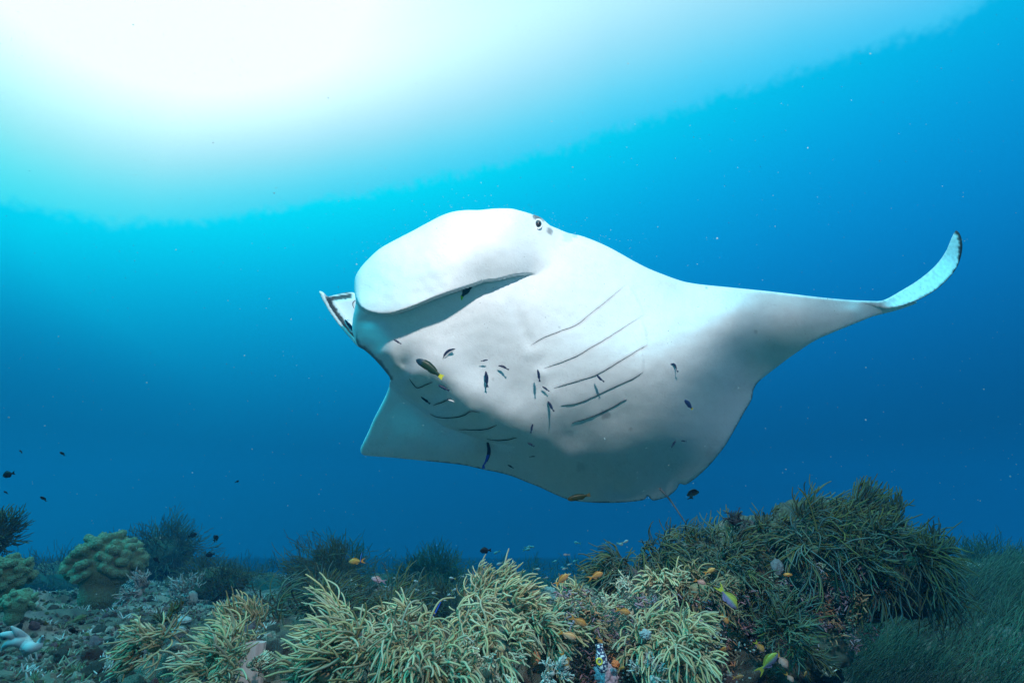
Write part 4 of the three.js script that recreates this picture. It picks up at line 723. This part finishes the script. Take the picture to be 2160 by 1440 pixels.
// cleaner wrasses and others around the manta
const blueblack = () => [0.012, 0.03, 0.08], cleaner = (t, v) => (v > -0.15 ? [0.012, 0.03, 0.08] : [0.75, 0.82, 0.86]);
const onBelly = (px, py, gap) => [px, py, mantaZ(px, py) - gap * 0.55];
const W = (px, py, gap, len, ang, label, o = {}) => fish('cleaner_wrasse', 'wrasse', onBelly(px, py, gap), len, ang, o.c ?? blueblack, o.t ?? [0.012, 0.03, 0.07], label, 'cleaner fish', { group: 'cleaner fish around the manta', ...o });
W(945, 743, 0.02, 40, 30, 'slim striped cleaner fish with white belly on the throat of the manta', { c: cleaner, curve: -0.35, yaw: 0.2 });
W(1023, 760, 0.06, 15, 10, 'tiny dark cleaner fish on the belly, upper one of a close pair');
W(1061, 773, 0.06, 23, 165, 'dark cleaner fish lying level on the belly right of the tiny one', { curve: -0.3 });
W(1026, 797, 0.05, 34, 95, 'dark upright cleaner fish below the tiny one on the belly');
W(1136, 790, 0.12, 26, 100, 'dark upright cleaner fish at the inner end of the second gill slit');
W(1150, 819, 0.04, 18, 145, 'short dark cleaner fish at the inner end of the third gill slit');
W(1161, 855, 0.04, 25, 120, 'dark cleaner fish slanting at the inner end of the fourth gill slit');
W(1264, 797, 0.10, 22, 128, 'slim dark cleaner fish on the third gill slit', { curve: 0.3 });
W(1423, 769, 0.02, 22, 160, 'curled dark cleaner fish alone on the right of the belly', { curve: -1.2 });
W(934, 817, 0.04, 26, 152, 'dark cleaner fish above the far gill slits');
W(896, 843, 0.03, 24, 142, 'dark cleaner fish in the shade of the far gill slits');
W(1122, 902, 0.05, 20, 78, 'thin dark upright cleaner fish low on the belly');
W(1119, 937, 0.03, 16, 152, 'small dark cleaner fish at the lower end of the far gills');
W(1124, 963, 0.03, 12, 5, 'tiny cleaner fish with white side on the lower body', { c: cleaner });
W(1076, 983, 0.03, 14, 150, 'tiny dark cleaner fish near the trailing edge below the far gills');
W(1422, 935, 0.04, 18, 58, 'thin dark cleaner fish on the lower right body, left of a small pair');
W(1442, 930, 0.04, 12, 172, 'thin dark cleaner fish on the lower right body, right of a small pair');
W(837, 720, 0.16, 18, 150, 'small dark cleaner fish under the mouth of the manta');
W(952, 845, 0.03, 16, -20, 'pale cleaner fish gleaming between the far gill slits', { c: () => [0.7, 0.78, 0.82] });
fish('cleaner_wrasse', 'wrasse', [737, 690, 2.6], 44, 125, cleaner, [0.012, 0.03, 0.07], 'striped cleaner fish along the dark edge of the narrow head fin', 'cleaner fish', { group: 'cleaner fish around the manta', curve: 0.2 });
fish('cleaner_wrasse', 'slender', [744, 640, 2.62], 22, 60, cleaner, [0.012, 0.03, 0.07], 'curved slim cleaner fish at the tip of the big white lobe', 'cleaner fish', { group: 'cleaner fish around the manta', curve: -1.3 });
fish('cleaner_wrasse', 'slender', onBelly(1031, 955, 0.12), 58, 92, (t) => (t > 0.55 ? [0.05, 0.10, 0.62] : [0.015, 0.03, 0.09]), [0.04, 0.10, 0.6], 'long blue tailed fish hanging below the far gills', 'blue fish', { curve: -0.5 });
fish('cleaner_wrasse', 'slender', [923, 1283, 1.6], 42, 244, (t, v) => (v > -0.2 && v < 0.6 ? [0.03, 0.13, 0.72] : [0.012, 0.02, 0.10]), [0.02, 0.04, 0.2], 'slender bright blue fish diving into the tan corals', 'blue fish');
fish('cleaner_wrasse', 'slender', [762, 1174, 2.15], 24, 80, (t, v) => (v > 0 ? [0.06, 0.25, 0.75] : [0.015, 0.03, 0.10]), [0.02, 0.05, 0.2], 'slender blue fish standing at the tail of the yellow orange fish', 'blue fish');
fish('moon_wrasse', 'moon', onBelly(903, 773, 0.17), 66, 148, (t, v) => (t < 0.25 ? [0.012, 0.05, 0.08] : [0.012, 0.045, 0.028]), [0.62, 0.62, 0.05], 'dark green wrasse with yellow tail, its shadow on the belly', 'wrasse', { curve: -0.12 });
fish('moon_wrasse', 'moon', [988, 606, 2.3], 52, 55, () => [0.01, 0.06, 0.08], [0.35, 0.72, 0.05], 'dark wrasse with lime tail half hidden under the white lobe', 'wrasse');
fish('moon_wrasse', 'moon', onBelly(1452, 852, 0.42), 30, 135, () => [0.02, 0.05, 0.16], [0.50, 0.50, 0.04], 'dark blue wrasse with yellow tail at the right of the body', 'wrasse', { yaw: 0.5 });
fish('moon_wrasse', 'moon', [1218, 1049, 2.85], 48, 192, (t) => (t < 0.2 ? [0.06, 0.07, 0.02] : [0.03, 0.055, 0.02]), [0.12, 0.12, 0.04], 'olive brown wrasse under the trailing edge of the manta', 'wrasse');
// dark damselfish in the water
const dark = () => [0.008, 0.010, 0.012];
const D = (p, len, ang, label, o = {}) => fish('damselfish', 'damsel', p, len, ang, dark, [0.01, 0.012, 0.015], label, 'dark fish', { group: 'dark fish in open water', ...o });
D([15, 1001, 3.0], 26, 195, 'dark fish at the left edge, largest in the open water');
D([130, 956, 4.2], 11, 100, 'small dark fish right of the largest dark fish, upper one', { yaw: 0.7 });
D([43, 952, 5], 9, 70, 'faint dark fish near the left edge above the largest', { yaw: 0.7 });
D([11, 1038, 4.5], 9, 90, 'small dark fish at the left edge below the largest', { yaw: 0.7 });
D([90, 1051, 4.2], 14, 95, 'small dark fish below and right of the largest dark fish', { yaw: 0.7 });
D([407, 1128, 4.5], 20, 20, 'dark fish beyond the far bush, left of two');
D([455, 1134, 4.5], 20, 50, 'dark fish beyond the far bush, right of two', { yaw: 0.4 });
D([441, 1170, 4.4], 20, 190, 'dark fish beyond the far bush, below two others');
D([328, 1180, 3.9], 18, 140, 'dark fish beside the lobed leather coral');
D([1022, 1161, 3.6], 24, 185, 'dark fish alone in the water above the crest plume');
D([1461, 1040, 3.8], 30, 95, 'dark fish beside the tail root of the manta', { yaw: 0.8 });
D([152, 1329, 1.6], 22, 165, 'small black fish low over the rubble at left');
D([500, 1015, 6.5], 9, 20, 'tiny dark fish far off in the blue left of the manta', { tiny: true });
// tiny pale fish far beyond the ridge
const far = [];
for (let i = 0; i < 26; i++) {
  const px = rr(1010, 1330), py = rr(1150, 1225) - (px - 1010) * 0.03, t = fish('pale_fish', 'anthias', [px, py, rr(3.2, 5)], rr(8, 17), rr(-15, 25) + (rnd() < 0.5 ? 180 : 0), (q, v) => [0.30, 0.40, 0.42], [0.25, 0.35, 0.2], 'tiny pale fish in the hazy shoal beyond the crest plume', 'small fish', { group: 'hazy shoal beyond the crest', tiny: true });
}
for (let i = 0; i < 16; i++) fish('pale_fish', 'anthias', [rr(690, 990), rr(1215, 1275), rr(2.8, 3.6)], rr(7, 15), rr(-15, 25) + (rnd() < 0.5 ? 180 : 0), (q, v) => [0.34, 0.46, 0.5], [0.4, 0.4, 0.1], 'tiny pale fish over the dim coral bushes left of centre', 'small fish', { group: 'tiny fish over the dim bushes', tiny: true });

// ------------------------------------------------------------ drifting particles
bits('plankton', 'pale plankton specks drifting in the water', 'plankton', 1700, () => {
  const nearHead = rnd() < 0.06, d = nearHead ? rr(1.9, 2.5) : rr(0.5, 3.4);
  const p = nearHead ? (() => { const t = rnd(), e = outline[Math.floor(t * outline.length * 0.24)]; return at(e[0] - 26 * (rnd() + rnd() + rnd() - 1.2), e[1] - 34 * Math.abs(rnd() + rnd() + rnd() - 1.5), d); })() : at(rr(-60, 2220), rr(-40, 1300), d);
  return [p, d * rr(0.0003, 0.0007) * (rnd() < 0.05 ? 2.2 : 1), [0.5, 0.6, 0.62]];
}, new THREE.IcosahedronGeometry(1, 1), new THREE.MeshStandardMaterial({ name: 'speck', color: 0xffffff, roughness: 0.8, transparent: true, opacity: 0.38 }));

renderer.render(scene, camera);
